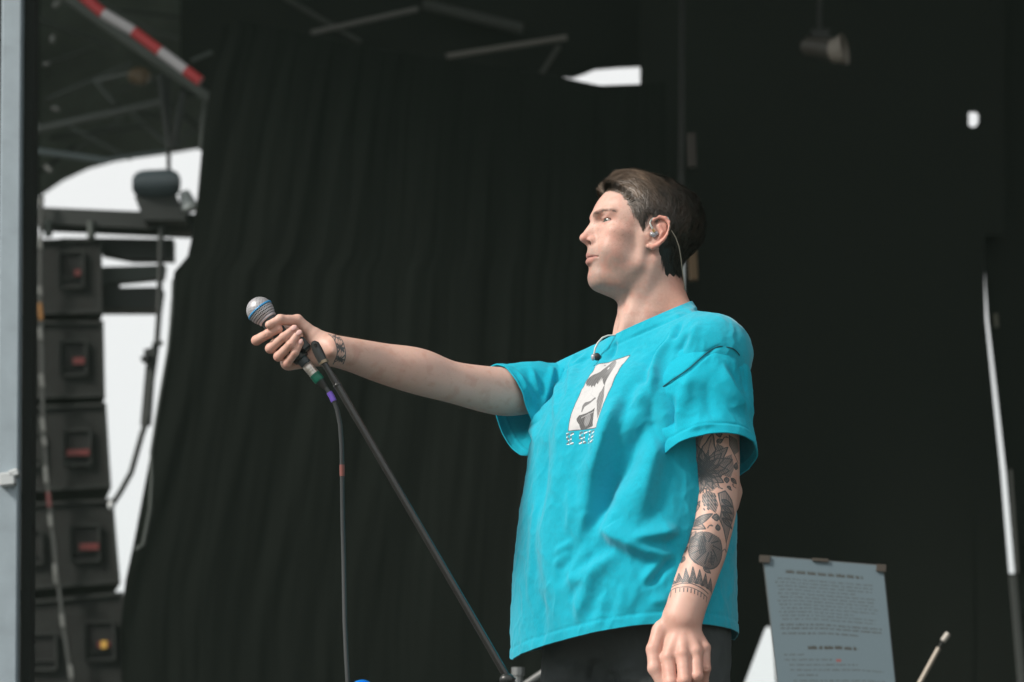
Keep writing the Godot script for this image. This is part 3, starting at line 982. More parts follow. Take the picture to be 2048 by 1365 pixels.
# folds: [height in mm (negative = valley), width before the line, width after it (mm), depth of the trough after it, points measured in the photograph ...]
# "after" is the right-hand side of a line drawn downwards, the lower side of one drawn from right to left
const TORSO_FOLDS := [
	[8.5, 44, 22, 0.8, [1116, 1300], [1116, 1252], [1111, 1199], [1102, 1146], [1098, 1090], [1098, 1060], [1102, 1022], [1115, 974], [1123, 908], [1126, 860], [1130, 810], [1135, 765], [1137, 712]],
	[-5, 15, 15, 0, [1096, 850], [1088, 930], [1083, 1000], [1081, 1060]], [4, 12, 12, 0, [1070, 960], [1062, 1060], [1058, 1150], [1056, 1250]], [-3, 12, 12, 0, [1086, 1180], [1084, 1240], [1084, 1300]],
	[13, 24, 10, 1.0, [1242, 775], [1232, 805], [1219, 850], [1203, 908], [1189, 951], [1180, 993], [1174, 1028], [1162, 1060], [1153, 1098]],
	[-18, 24, 26, 0, [1308, 795], [1287, 860], [1249, 927], [1207, 972], [1191, 1020], [1190, 1066]],
	[9, 30, 15, 1.1, [1322, 840], [1310, 895], [1298, 936], [1286, 1003], [1276, 1060]],
	[9, 22, 9, 1.1, [1358, 1104], [1334, 1110], [1296, 1104], [1258, 1089], [1226, 1075], [1207, 1060], [1204, 1030]],
	[8, 15, 8, 1.2, [1366, 1060], [1335, 1067], [1306, 1072], [1256, 1076]],
	[7, 16, 12, 0.9, [1116, 1184], [1156, 1159], [1186, 1140], [1211, 1123], [1246, 1094]],
	[6, 13, 13, 0.9, [1200, 1122], [1173, 1180], [1160, 1214], [1155, 1256]],
	[-6, 8, 8, 0, [1358, 1104], [1324, 1142], [1290, 1180]], [5, 10, 10, 0, [1330, 1112], [1306, 1142], [1280, 1170]],
	[3, 10, 9, 0.6, [1212, 1180], [1198, 1220], [1186, 1272]], [2.5, 9, 9, 0.6, [1250, 1160], [1243, 1200], [1238, 1240]], [2.5, 9, 8, 0.6, [1280, 1160], [1264, 1200], [1250, 1236]],
	[4, 12, 10, 0.8, [1184, 1080], [1158, 1122], [1145, 1142], [1144, 1180]], [4, 8, 10, 0.5, [1296, 1206], [1320, 1204], [1340, 1198]],
	[10, 18, 6, 0.9, [1066, 900], [1067, 860], [1070, 820], [1079, 787], [1092, 754], [1116, 724]],
	[5, 8, 8, 0.5, [1115, 720], [1117, 756], [1114, 800], [1106, 850]], [5, 7, 7, 0.6, [1154, 704], [1144, 730], [1138, 762]], [5, 9, 8, 0.6, [1180, 700], [1154, 730], [1142, 765], [1140, 800]],
	[-5, 6, 7, 0, [1232, 680], [1226, 700], [1216, 724]], [4, 7, 7, 0.5, [1214, 692], [1206, 716], [1194, 748]],
	[-6, 16, 16, 0, [1268, 750], [1254, 795], [1242, 845]], [5, 14, 10, 0.5, [1298, 756], [1286, 785], [1268, 820]],
	[9, 11, 6, 1.0, [1306, 800], [1303, 770], [1305, 746], [1313, 722], [1334, 690], [1347, 660]], [-6, 6, 7, 0, [1362, 642], [1354, 662], [1344, 684]],
	[-6, 9, 10, 0, [1384, 662], [1366, 690], [1346, 714]], [4, 10, 10, 0, [1398, 640], [1384, 672], [1366, 706]],
	[-6, 10, 10, 0, [1300, 790], [1306, 830], [1316, 870], [1330, 915]],
	[4, 9, 9, 0.6, [1142, 960], [1146, 1020], [1138, 1080]], [3, 7, 7, 0.6, [1150, 1082], [1132, 1096], [1112, 1112]], [3, 7, 7, 0.6, [1146, 1106], [1128, 1118], [1112, 1134]],
	[-2.6, 2.6, 2.6, 0, [1306, 789], [1345, 760], [1382, 735], [1414, 706], [1439, 692], [1466, 697]]]
const SLEEVE_FOLDS := [
	[6, 12, 11, 0.4, [1390, 736], [1371, 774], [1360, 824], [1346, 872]], [7, 18, 9, 0.9, [1437, 716], [1457, 762], [1479, 799], [1495, 828]], [-4, 14, 14, 0, [1412, 750], [1418, 800], [1424, 850]],
	[-5, 8, 8, 0, [1474, 706], [1490, 750], [1498, 800]], [5, 9, 9, 0.4, [1322, 800], [1328, 850], [1340, 890]], [-5, 10, 10, 0, [1346, 780], [1342, 830], [1352, 870]], [3, 10, 5, 0.5, [1440, 846], [1400, 850], [1372, 862]],
	[-3.4, 3, 3, 0, [1306, 792], [1345, 763], [1382, 738], [1414, 709], [1439, 695], [1466, 700]], [-2, 2.5, 2.5, 0, [1468, 690], [1479, 710], [1492, 738], [1497, 770]]]
const FAR_SLEEVE_FOLDS := [
	[5, 7, 7, 0.5, [1138, 714], [1120, 760], [1100, 830]], [5, 7, 6, 0.6, [1108, 722], [1098, 770], [1078, 840]],
	[5, 7, 6, 0.7, [1062, 732], [1072, 770], [1082, 800]], [5, 7, 6, 0.7, [1034, 737], [1052, 775], [1074, 814]], [3, 7, 6, 0.6, [1012, 736], [1034, 775], [1060, 815]]]

# moves cloth along its normals by the folds and by fine creasing
func crease(f: Field, v: PackedVector3Array, n: PackedVector3Array, folds: Array, fine: float) -> PackedVector3Array:
	var out := v.duplicate()
	var nz := FastNoiseLite.new()
	nz.seed = 12; nz.frequency = 1.0; nz.fractal_octaves = 3
	var lines: Array = []
	for fo in folds:
		var pts := PackedVector3Array()
		for i in range(4, fo.size() - 1):
			var a: Array = fo[i]; var b: Array = fo[i + 1]
			for s in 3:
				pts.append(trace(f, lerpf(a[0], b[0], s / 3.0), lerpf(a[1], b[1], s / 3.0)))
		var e: Array = fo[fo.size() - 1]
		pts.append(trace(f, e[0], e[1]))
		var bb := AABB(pts[0], Vector3.ZERO)
		for p in pts:
			bb = bb.expand(p)
		var wide := maxf(fo[1], fo[2] * (3.2 if fo[3] > 0.0 else 1.0)) * 0.001
		lines.append([fo[0] * 0.0016, fo[1] * 0.00115, fo[2] * 0.00115 * (1.35 if fo[3] > 0.0 else 1.0), fo[3] * 0.8, pts, bb.grow(wide * 2.6)])
	for i in v.size():
		var p := v[i]
		var rg := 1.0 - absf(nz.get_noise_3d(p.x * 11.0 + p.y * 5.0 + 30.0, p.y * 7.0 - p.x * 3.0, p.z * 11.0))
		var d := fine * (0.9 * pow(rg, 7.0) + nz.get_noise_3d(p.x * 14.0, p.y * 7.0, p.z * 14.0) + 0.4 * nz.get_noise_3d(p.x * 45.0, p.y * 32.0, p.z * 45.0) + 0.16 * nz.get_noise_3d(p.x * 130.0, p.y * 110.0, p.z * 130.0))
		for l in lines:
			if not l[5].has_point(p):
				continue
			var pts: PackedVector3Array = l[4]
			var best := 1.0
			var bt := 0.0
			var off := Vector3.ZERO
			var dir := Vector3.ZERO
			var m := pts.size() - 1
			for k in m:
				var ab := pts[k + 1] - pts[k]
				var h := clampf((p - pts[k]).dot(ab) / maxf(ab.length_squared(), 1e-8), 0.0, 1.0)
				var o := p - pts[k] - ab * h
				var e := o.length_squared()
				if e < best:
					best = e
					bt = (k + h) / m
					off = o
					dir = ab
			var thin: float = 0.6 + 0.4 * sin(PI * clampf(bt, 0.04, 0.96))
			var after := n[i].cross(dir).dot(off) > 0.0
			var w: float = (l[2] if after else l[1]) * thin
			var g := exp(-best / (w * w))
			if l[3] > 0.0:
				g = g * (1.0 + l[3]) - l[3] * exp(-best / (w * w * 9.0)) if after else g
			d += l[0] * g * smoothstep(0.0, 0.34, bt) * smoothstep(1.0, 0.66, bt)
		out[i] += n[i] * d
	return out

# keeps the part of a sheet where s < 0, with clean edges; returns [v, ix, rim], rim = pairs of points on the cut
func clip(v: PackedVector3Array, ix: PackedInt32Array, s: PackedFloat32Array) -> Array:
	var nv := PackedVector3Array()
	var map := PackedInt32Array()
	map.resize(v.size()); map.fill(-1)
	var cut := {}
	var nix := PackedInt32Array()
	var rim := PackedInt32Array()
	for i in range(0, ix.size(), 3):
		var poly := PackedInt32Array()
		var edge := PackedInt32Array()
		for e in 3:
			var a := ix[i + e]
			var b := ix[i + (e + 1) % 3]
			if s[a] < 0.0:
				if map[a] < 0:
					map[a] = nv.size()
					nv.append(v[a])
				poly.append(map[a])
			if (s[a] < 0.0) != (s[b] < 0.0):
				var key := mini(a, b) * 16777216 + maxi(a, b)
				if not cut.has(key):
					cut[key] = nv.size()
					nv.append(v[a].lerp(v[b], s[a] / (s[a] - s[b])))
				poly.append(cut[key])
				edge.append(cut[key])
		for k in range(1, poly.size() - 1):
			nix.append_array(PackedInt32Array([poly[0], poly[k], poly[k + 1]]))
		if edge.size() == 2:
			rim.append_array(edge)
	return [nv, nix, rim]

func plane3(a: Vector3, b: Vector3, c: Vector3, out: Vector3) -> Plane:
	var p := Plane(a, b, c)
	return p if p.normal.dot(out) > 0.0 else -p

const CLOTH := Color(0.006, 0.355, 0.485)
# builds one sheet of cloth: mesh a solid, cut it open along planes, hem the cuts, fold it
func sheet(f: Field, lo: Vector3, hi: Vector3, cell: float, cuts: Array, folds: Array, fine: float, deco: Callable, m: Material) -> ArrayMesh:
	var r := Nets.new().run(f, lo, hi, cell)
	var v := smooth_once(smooth_once(r[0], r[1], 0.5), r[1], 0.5)
	var n := normals_of(v, r[1])
	v = crease(f, v, n, folds, fine)
	v = smooth_once(v, r[1], 0.35)
	var dist := PackedFloat32Array()
	dist.resize(v.size())
	for i in v.size():
		var d := -1.0
		var g2 := 1.0 if v[i].y < 1.5 else 1.8
		for c in cuts:
			d = maxf(d, (c[0] as Plane).distance_to(v[i]) + c[1] * maxf(0.0, -v[i].z))
		dist[i] = d
		var t := -d - 0.02                                   # a doubled hem, with a stitched groove above it
		v[i] += n[i] * (0.0008 * smoothstep(0.001, -0.001, t) - 0.0017 * g2 * exp(-t * t / 0.000007))
	var k := clip(v, r[1], dist)
	v = k[0]
	var ix: PackedInt32Array = k[1]
	n = normals_of(v, ix)
	# the edge of the doubled hem: a narrow face along the cut
	var rim: PackedInt32Array = k[2]
	var twin := {}
	for i in rim:
		if not twin.has(i):
			var p := v[i]
			var near := 1.0
			var out := Vector3.DOWN
			for cc in cuts:
				var e: float = absf((cc[0] as Plane).distance_to(p) + cc[1] * maxf(0.0, -p.z))
				if e < near:
					near = e
					out = (cc[0] as Plane).normal
			out = (out - n[i] * out.dot(n[i])).normalized()
			twin[i] = v.size()
			v.append(p); n.append((out + n[i] * 0.7).normalized())
			v.append(p + out * 0.0012 - n[i] * 0.0015); n.append(out)
			v.append(p - n[i] * 0.003); n.append((out - n[i] * 0.7).normalized())
	for i in range(0, rim.size(), 2):
		for s in 2:
			var a: int = twin[rim[i]] + s; var b: int = twin[rim[i + 1]] + s
			var q := [a, b, b + 1, a + 1]
			if (v[q[2]] - v[q[0]]).cross(v[q[1]] - v[q[0]]).dot(n[a] + n[b]) < 0.0:
				q = [a, a + 1, b + 1, b]
			ix.append_array(PackedInt32Array([q[0], q[1], q[2], q[0], q[2], q[3]]))
	var c := PackedColorArray(); c.resize(v.size())
	var uv := PackedVector2Array(); uv.resize(v.size())
	for i in v.size():
		var z: Array = deco.call(v[i], n[i])
		c[i] = z[0]; uv[i] = z[1]
	var me := ArrayMesh.new()
	add_surface(me, v, n, ix, c, uv, m)
	return me

func cloth_deco(p: Vector3, _n: Vector3) -> Array:
	var w := 1.0 + 0.10 * skin_noise.get_noise_3d(p.x * 700, p.y * 700, p.z * 700) + 0.08 * skin_noise.get_noise_3d(p.x * 9000, p.y * 9000, p.z * 9000) + 0.10 * (fposmod(sin(p.x * 12989.8 + p.y * 78233.0 + p.z * 37719.0) * 43758.5, 1.0) - 0.5)
	return [Color(w, w, w), Vector2.ZERO]

var pr_o := Vector2.ZERO                                # lower corner of the printed area on the chest plane (across, up)
const PR_S := 0.30
func chest_uv(p: Vector3) -> Vector2:
	return Vector2((p.x + p.z) * 0.70711, p.y)
func torso_deco(p: Vector3, n: Vector3) -> Array:
	var z := cloth_deco(p, n)
	var u := (chest_uv(p) - pr_o) / PR_S
	u.y = 1.0 - u.y
	u = u.clamp(Vector2(0.002, 0.002), Vector2(0.998, 0.998))
	if n.z - n.x < 0.15:
		u.x = 0.002 if u.x < 0.5 else 0.998
	z[1] = u
	return z

func build_shirt(parent: Node3D) -> void:
	var f := Loft.new()
	f.always = true
	f.z0 = 0.0
	for r in [[712, 1288, .15, .085], [780, 1284, .188, .135], [860, 1268, .207, .17], [950, 1259, .213, .175], [1050, 1252, .222, .182], [1150, 1247, .224, .185], [1250, 1247, .226, .187], [1400, 1248, .229, .189]]:
		f.row(P(r[1], r[0], 0).y, P(r[1], r[0], 0).x, r[2], r[3])
	f.cap(P(1330, 690, 0.0), P(1424, 708, 0.118), 0.072, 0.079, 0.03)
	f.cap(P(1272, 716, -0.03), P(1140, 772, -0.125), 0.055, 0.052, 0.03)
	f.cap(P(1330, 690, 0.0), P(1272, 716, -0.03), 0.072, 0.055, 0.03)
	f.cap(H(-4.4, -13.5, 0), H(-4.8, -18.0, 0), 0.064, 0.076, 0.03)
	for e: float in [-1.0, 1.0]:
		f.cap(H(-7.0, -11.0, 1.8 * e), H(-11.5, -18.0, 5.0 * e), 0.034, 0.045, 0.03)
	var collar := plane3(P(1241, 665, 0.03), P(1322, 628, 0.075), P(1386, 604, -0.02), Vector3.UP)
	var hem := plane3(P(1028, 1320, 0.0), P(1290, 1256, 0.19), P(1474, 1284, -0.02), Vector3.DOWN)
	# the print
	var q: Array[Vector2] = []
	for c in [[1194, 733], [1259, 712], [1199, 856], [1144, 863]]:
		q.append(chest_uv(trace(f, c[0], c[1])))
	pr_o = Vector2(minf(q[0].x, q[3].x) - 0.06, minf(q[2].y, q[3].y) - 0.09)
	var m := mat("t_shirt_cotton", Color(1, 1, 1), 0.92, 0.0, true)
	m.albedo_texture = ImageTexture.create_from_image(print_image(q))
	m.texture_repeat = false
	m.rim_enabled = true; m.rim = 0.42; m.rim_tint = 0.5
	m.metallic_specular = 0.25
	var lo := Vector3(-0.06, 0.72, -0.29)
	var o := MeshInstance3D.new()
	o.name = "t_shirt"
	o.mesh = sheet(f, lo, Vector3(0.54, 1.66, 0.30), 0.0036, [[collar, 0.0], [hem, 0.3]], TORSO_FOLDS, 0.0022, torso_deco, m)
	o.position = -parent.position
	parent.add_child(o)
	var cm := m.duplicate() as StandardMaterial3D
	cm.albedo_texture = null
	cm.albedo_color = CLOTH.linear_to_srgb()
	# near sleeve
	var s := Field.new()
	s.cap(P(1420, 748, 0.122), P(1405, 790, 0.122), 0.074, 0.092, 0.02)
	s.cap(P(1405, 790, 0.122), P(1416, 908, 0.158), 0.092, 0.087, 0.03)
	s.cap(P(1416, 908, 0.158), P(1420, 1010, 0.175), 0.087, 0.087, 0.03)
	var c1 := plane3(P(1332, 934, 0.158), P(1497, 912, 0.158), P(1426, 868, 0.246), Vector3.DOWN)
	var so := MeshInstance3D.new()
	so.name = "sleeve"
	so.mesh = sheet(s, Vector3(0.26, 1.14, 0.01), Vector3(0.52, 1.60, 0.28), 0.0027, [[c1, 0.0]], SLEEVE_FOLDS, 0.002, cloth_deco, cm)
	o.add_child(so, true)
	# dark tube along the armhole seam, painted as its shadow line
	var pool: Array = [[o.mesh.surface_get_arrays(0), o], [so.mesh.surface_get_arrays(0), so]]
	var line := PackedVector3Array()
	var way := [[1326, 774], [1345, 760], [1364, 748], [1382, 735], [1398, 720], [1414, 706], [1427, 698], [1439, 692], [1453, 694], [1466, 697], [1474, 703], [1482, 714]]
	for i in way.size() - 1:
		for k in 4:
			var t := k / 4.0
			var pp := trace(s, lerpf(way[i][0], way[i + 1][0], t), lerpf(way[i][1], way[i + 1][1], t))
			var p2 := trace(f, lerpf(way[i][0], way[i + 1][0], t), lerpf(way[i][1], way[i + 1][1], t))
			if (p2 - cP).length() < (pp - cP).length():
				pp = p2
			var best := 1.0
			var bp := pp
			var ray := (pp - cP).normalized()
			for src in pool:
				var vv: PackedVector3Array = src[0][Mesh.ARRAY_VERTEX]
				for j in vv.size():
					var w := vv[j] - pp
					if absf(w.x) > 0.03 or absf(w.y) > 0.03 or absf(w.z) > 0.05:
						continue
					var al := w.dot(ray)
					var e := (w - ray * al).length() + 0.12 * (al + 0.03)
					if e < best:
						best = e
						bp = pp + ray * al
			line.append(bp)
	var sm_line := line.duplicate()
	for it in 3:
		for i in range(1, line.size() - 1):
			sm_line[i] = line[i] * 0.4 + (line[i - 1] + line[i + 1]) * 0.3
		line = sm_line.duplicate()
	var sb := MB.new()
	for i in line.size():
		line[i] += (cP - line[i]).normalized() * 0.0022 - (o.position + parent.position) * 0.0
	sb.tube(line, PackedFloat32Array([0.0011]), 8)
	part("seam_shade_line", sb, mat("painted_seam_shade", Color(0.004, 0.07, 0.09), 0.9), o)
	# far sleeve
	s = Field.new()
	s.cap(P(1140, 780, -0.125), P(1060, 786, -0.085), 0.056, 0.059, 0.02)
	s.cap(P(1060, 786, -0.085), P(900, 790, 0.0), 0.059, 0.06, 0.02)
	s.cap(P(1120, 815, -0.115), P(1040, 850, -0.085), 0.052, 0.054, 0.04)
	s.cap(P(1040, 850, -0.085), P(900, 880, -0.02), 0.054, 0.054, 0.04)
	c1 = plane3(P(986, 728, -0.05), P(1060, 830, -0.018), P(1058, 906, -0.085), Vector3.LEFT)
	so = MeshInstance3D.new()
	so.name = "sleeve"
	so.mesh = sheet(s, Vector3(-0.14, 1.18, -0.2), Vector3(0.2, 1.54, 0.06), 0.0035, [[c1, 0.0]], FAR_SLEEVE_FOLDS, 0.0015, cloth_deco, cm)
	o.add_child(so, true)

# ---------------------------------------------------------------- small raster helpers for flat print
func seg2(p: Vector2, a: Vector2, b: Vector2) -> float:
	var h := clampf((p - a).dot(b - a) / maxf((b - a).length_squared(), 1e-9), 0.0, 1.0)
	return (p - a - (b - a) * h).length()

# the printed panel: s, t in 0..1 from the top left; w = white ink, returns colour with alpha
const HAIR_POLY := [Vector2(.017, 0.282), Vector2(-0.009, 0.219), Vector2(.112, 0.161), Vector2(.303, 0.139), Vector2(.422, 0.075), Vector2(.500, 0.006), Vector2(.579, -0.001), Vector2(.674, 0.049), Vector2(.733, 0.121), Vector2(.744, 0.202), Vector2(.747, 0.282), Vector2(.771, 0.365), Vector2(.782, 0.414), Vector2(.698, 0.372), Vector2(.574, 0.275), Vector2(.591, 0.326), Vector2(.505, 0.250), Vector2(.547, 0.345), Vector2(.473, 0.286), Vector2(.499, 0.363), Vector2(.425, 0.329), Vector2(.423, 0.391), Vector2(.361, 0.361), Vector2(.301, 0.383), Vector2(.215, 0.334), Vector2(.191, 0.361), Vector2(.122, 0.322), Vector2(.109, 0.345)]
const LOCK_POLY := [Vector2(.747, 0.473), Vector2(.749, 0.418), Vector2(.785, 0.406), Vector2(.891, 0.552), Vector2(.952, 0.668), Vector2(.984, 0.765), Vector2(.968, 0.842), Vector2(.945, 0.887), Vector2(.815, 0.750), Vector2(.704, 0.628), Vector2(.685, 0.562), Vector2(.699, 0.499)]
const BODY_POLY := [Vector2(.208, 0.841), Vector2(.263, 0.796), Vector2(.483, 0.783), Vector2(.642, 0.750), Vector2(.725, 0.717), Vector2(.735, 0.758), Vector2(.760, 0.840), Vector2(.784, 0.905), Vector2(.812, 0.974), Vector2(.618, 0.998), Vector2(.414, 1.014), Vector2(.349, 0.935), Vector2(.242, 0.877)]
const ARM_POLY := [Vector2(.321, 0.612), Vector2(.496, 0.598), Vector2(.587, 0.556), Vector2(.641, 0.578), Vector2(.496, 0.638), Vector2(.368, 0.682), Vector2(.347, 0.754), Vector2(.313, 0.754), Vector2(.280, 0.657)]
func art(s: float, t: float) -> Color:
	var p := Vector2(s, t)
	if s > -0.02 and s < 1.02 and t > -0.012 and t < 1.012:
		if s < 0.0 or s > 1.0 or t < 0.0 or t > 1.0:
			return Color(0.09, 0.1, 0.11, 1)
		var g := 0.5
		if Geometry2D.is_point_in_polygon(p, PackedVector2Array(HAIR_POLY)):
			g = 0.13 + 0.16 * smoothstep(0.35, 0.75, s) * smoothstep(0.3, 0.05, t) + 0.03 * sin(s * 70.0 + t * 30.0)
			if p.distance_to(Vector2(.54, .122)) < 0.02: g = 0.6
		elif Geometry2D.is_point_in_polygon(p, PackedVector2Array(LOCK_POLY)): g = 0.13 + 0.10 * absf(sin(s * 46.0 + t * 12.0)) + 0.08 * sin(t * 130.0) * sin(s * 110.0)
		elif Geometry2D.is_point_in_polygon(p, PackedVector2Array(BODY_POLY)):
			g = 0.10 + 0.05 * sin(t * 130.0) * sin(s * 90.0) + 0.14 * smoothstep(0.17, 0.12, (p - Vector2(.58, .876)).length() * 1.6)
			if seg2(p, Vector2(.36, .84), Vector2(.72, .775)) < 0.008: g = 0.3
		elif Geometry2D.is_point_in_polygon(p, PackedVector2Array(ARM_POLY)): g = 0.16
		else:
			for l in [[.341, .375, .411, .466], [.411, .466, .382, .482], [.382, .482, .461, .521], [.461, .521, .552, .547]]:
				if seg2(p, Vector2(l[0], l[1]), Vector2(l[2], l[3])) < 0.006: g = 0.45
		return Color(g, g * 1.01, g * 1.04, 1)
	# slanted lettering under the panel, broken by white bands
	if t > 1.03 and t < 1.2 and s > -0.08 and s < 0.98:
		var v := (t - 1.03) / 0.17
		var u := (s + 0.08 + v * 0.02) * 6.6
		var cell := int(u)
		var x := u - cell
		var ink := false
		if cell != 2:
			match cell % 3:
				0: ink = v < 0.22 or (v > 0.4 and v < 0.6) or v > 0.8 or (x < 0.3 and v < 0.5) or (x > 0.5 and x < 0.8 and v > 0.5)
				1: ink = x < 0.3 or v < 0.2 or v > 0.82
				2: ink = (x > 0.28 and x < 0.58) or v < 0.2
			ink = ink and x < 0.8
		if ink:
			return Color(0.09, 0.16, 0.19, 1) if fmod(v * 3.0 + u * 0.4, 1.0) > 0.3 else Color(0.7, 0.76, 0.78, 1)
	return Color(0, 0, 0, 0)

func inv_bilinear(p: Vector2, a: Vector2, b: Vector2, c: Vector2, d: Vector2) -> Vector2:   # a top left, b top right, c bottom right, d bottom left
	var s := 0.5; var t := 0.5
	for i in 6:
		var e := a.lerp(b, s).lerp(d.lerp(c, s), t) - p
		var ds := (b - a).lerp(c - d, t)
		var dt := (d - a).lerp(c - b, s)
		var det := ds.x * dt.y - ds.y * dt.x
		s -= (e.x * dt.y - e.y * dt.x) / det
		t -= (ds.x * e.y - ds.y * e.x) / det
	return Vector2(s, t)

func print_image(q: Array[Vector2]) -> Image:
	var n := 640
	var im := Image.create(n, n, false, Image.FORMAT_RGB8)
	im.fill(CLOTH.linear_to_srgb())
	for y in n:
		for x in n:
			var p := pr_o + Vector2(x + 0.5, n - y - 0.5) * PR_S / n
			var st := inv_bilinear(p, q[0], q[1], q[2], q[3])
			if st.x > -0.3 and st.x < 1.3 and st.y > -0.1 and st.y < 1.4:
				var c := art(st.x, st.y)
				if c.a > 0.5:
					im.set_pixel(x, y, c.linear_to_srgb())
	return im

# ---------------------------------------------------------------- tattoos (flat print on the skin)
# picture of an arm unrolled: x = angle round it (the middle faces out), y = along it
class Ink:
	var im: Image
	var buf: PackedFloat32Array
	var w: int
	var h: int
	var js: Array                                          # joints [px, py, half-thickness]
	func _init(ww: int, hh: int, joints: Array) -> void:
		w = ww; h = hh; js = joints
		buf.resize(w * h); buf.fill(1.0)
	func uv(p: Vector2) -> Vector2:                        # measured point -> picture
		var best := 1e9
		var r := Vector2.ZERO
		var n := js.size() - 1
		for i in n:
			var a := Vector2(js[i][0], js[i][1]); var b := Vector2(js[i + 1][0], js[i + 1][1])
			var d := b - a
			var t := (p - a).dot(d) / d.length_squared()
			var tc := clampf(t, 0.0 if i > 0 else -1.0, 1.0 if i < n - 1 else 2.0)
			var off := (p - a - d * tc)
			if off.length() < best:
				best = off.length()
				var x := off.dot(Vector2(-d.y, d.x).normalized()) / lerpf(js[i][2], js[i + 1][2], clampf(t, 0, 1))
				r = Vector2(0.5 + asin(clampf(x, -0.99, 0.99)) / TAU, (i + tc) / n)
		return Vector2(r.x * w, r.y * h)
	func dark(x: int, y: int, v: float) -> void:
		if x >= 0 and y >= 0 and x < w and y < h:
			buf[y * w + x] = minf(buf[y * w + x], v)
	func line(pts: Array, wd: float, v := 0.16) -> void:
		var q: Array = []
		for p: Vector2 in pts:
			q.append(uv(p))
		for i in q.size() - 1:
			var a: Vector2 = q[i]; var b: Vector2 = q[i + 1]
			for y in range(int(minf(a.y, b.y) - wd - 2), int(maxf(a.y, b.y) + wd + 2)):
				for x in range(int(minf(a.x, b.x) - wd - 2), int(maxf(a.x, b.x) + wd + 2)):
					var p := Vector2(x, y)
					var t := clampf((p - a).dot(b - a) / maxf((b - a).length_squared(), 1e-6), 0, 1)
					var d := (p - a - (b - a) * t).length()
					if d < wd + 1.0:
						dark(x, y, lerpf(v, 1.0, clampf(d - wd, 0.0, 1.0)))
	func fill(pts: Array, v: float, hatch := 0.0, ang := 0.0) -> void:
		var q := PackedVector2Array()
		for p: Vector2 in pts:
			q.append(uv(p))
		var lo := q[0]; var hi := q[0]
		for p in q:
			lo = lo.min(p); hi = hi.max(p)
		for y in range(int(lo.y), int(hi.y) + 1):
			for x in range(int(lo.x), int(hi.x) + 1):
				if Geometry2D.is_point_in_polygon(Vector2(x, y), q):
					dark(x, y, v * 0.75 + 0.95 * hatch * (0.5 + 0.5 * sin((x * cos(ang) + y * sin(ang)) * 0.9)))
	func ang_of(d: Vector2) -> float:
		return atan2(d.y, d.x) + 1.57
	func leaf(a: Vector2, b: Vector2, wd: float, v := 0.85, teeth := false) -> void:
		var d := b - a
		var s := Vector2(-d.y, d.x).normalized() * wd
		var l: Array = []; var r: Array = []
		for i in 9:
			var t := i / 8.0
			var k := sin(PI * pow(t, 0.8)) * (1.0 + (0.22 if teeth and i % 2 else 0.0))
			l.append(a + d * t + s * k); r.append(a + d * t - s * k)
		var poly := l.duplicate()
		for i in range(7, 0, -1):
			poly.append(r[i])
		fill(poly, v * 0.8, 0.18, ang_of(d))
		line(l, 1.9); line(r, 1.9); line([a, a + d * 0.85], 1.2, 0.25)
		var core: Array = [a, a + d * 0.28 + s * 0.55, a + d * 0.6, a + d * 0.28 - s * 0.55]
		fill(core, 0.16, 0.22, 0.6)
	func texture() -> ImageTexture:
		im = Image.create(w, h, false, Image.FORMAT_RGB8)
		for y in h:
			for x in w:
				var v := buf[y * w + x]
				im.set_pixel(x, y, Color(lerpf(0.035, 1.0, pow(v, 1.25)), lerpf(0.075, 1.0, v), lerpf(0.10, 1.0, pow(v, 0.85))).linear_to_srgb())
		return ImageTexture.create_from_image(im)

const NEAR_INK := [[1428, 860, 51], [1430, 920, 49], [1432, 985, 45], [1412, 1085, 45], [1392, 1150, 42.5], [1374, 1208, 39.5], [1368, 1240, 40]]
const FAR_INK := [[702, 709, 33], [632, 691, 31]]

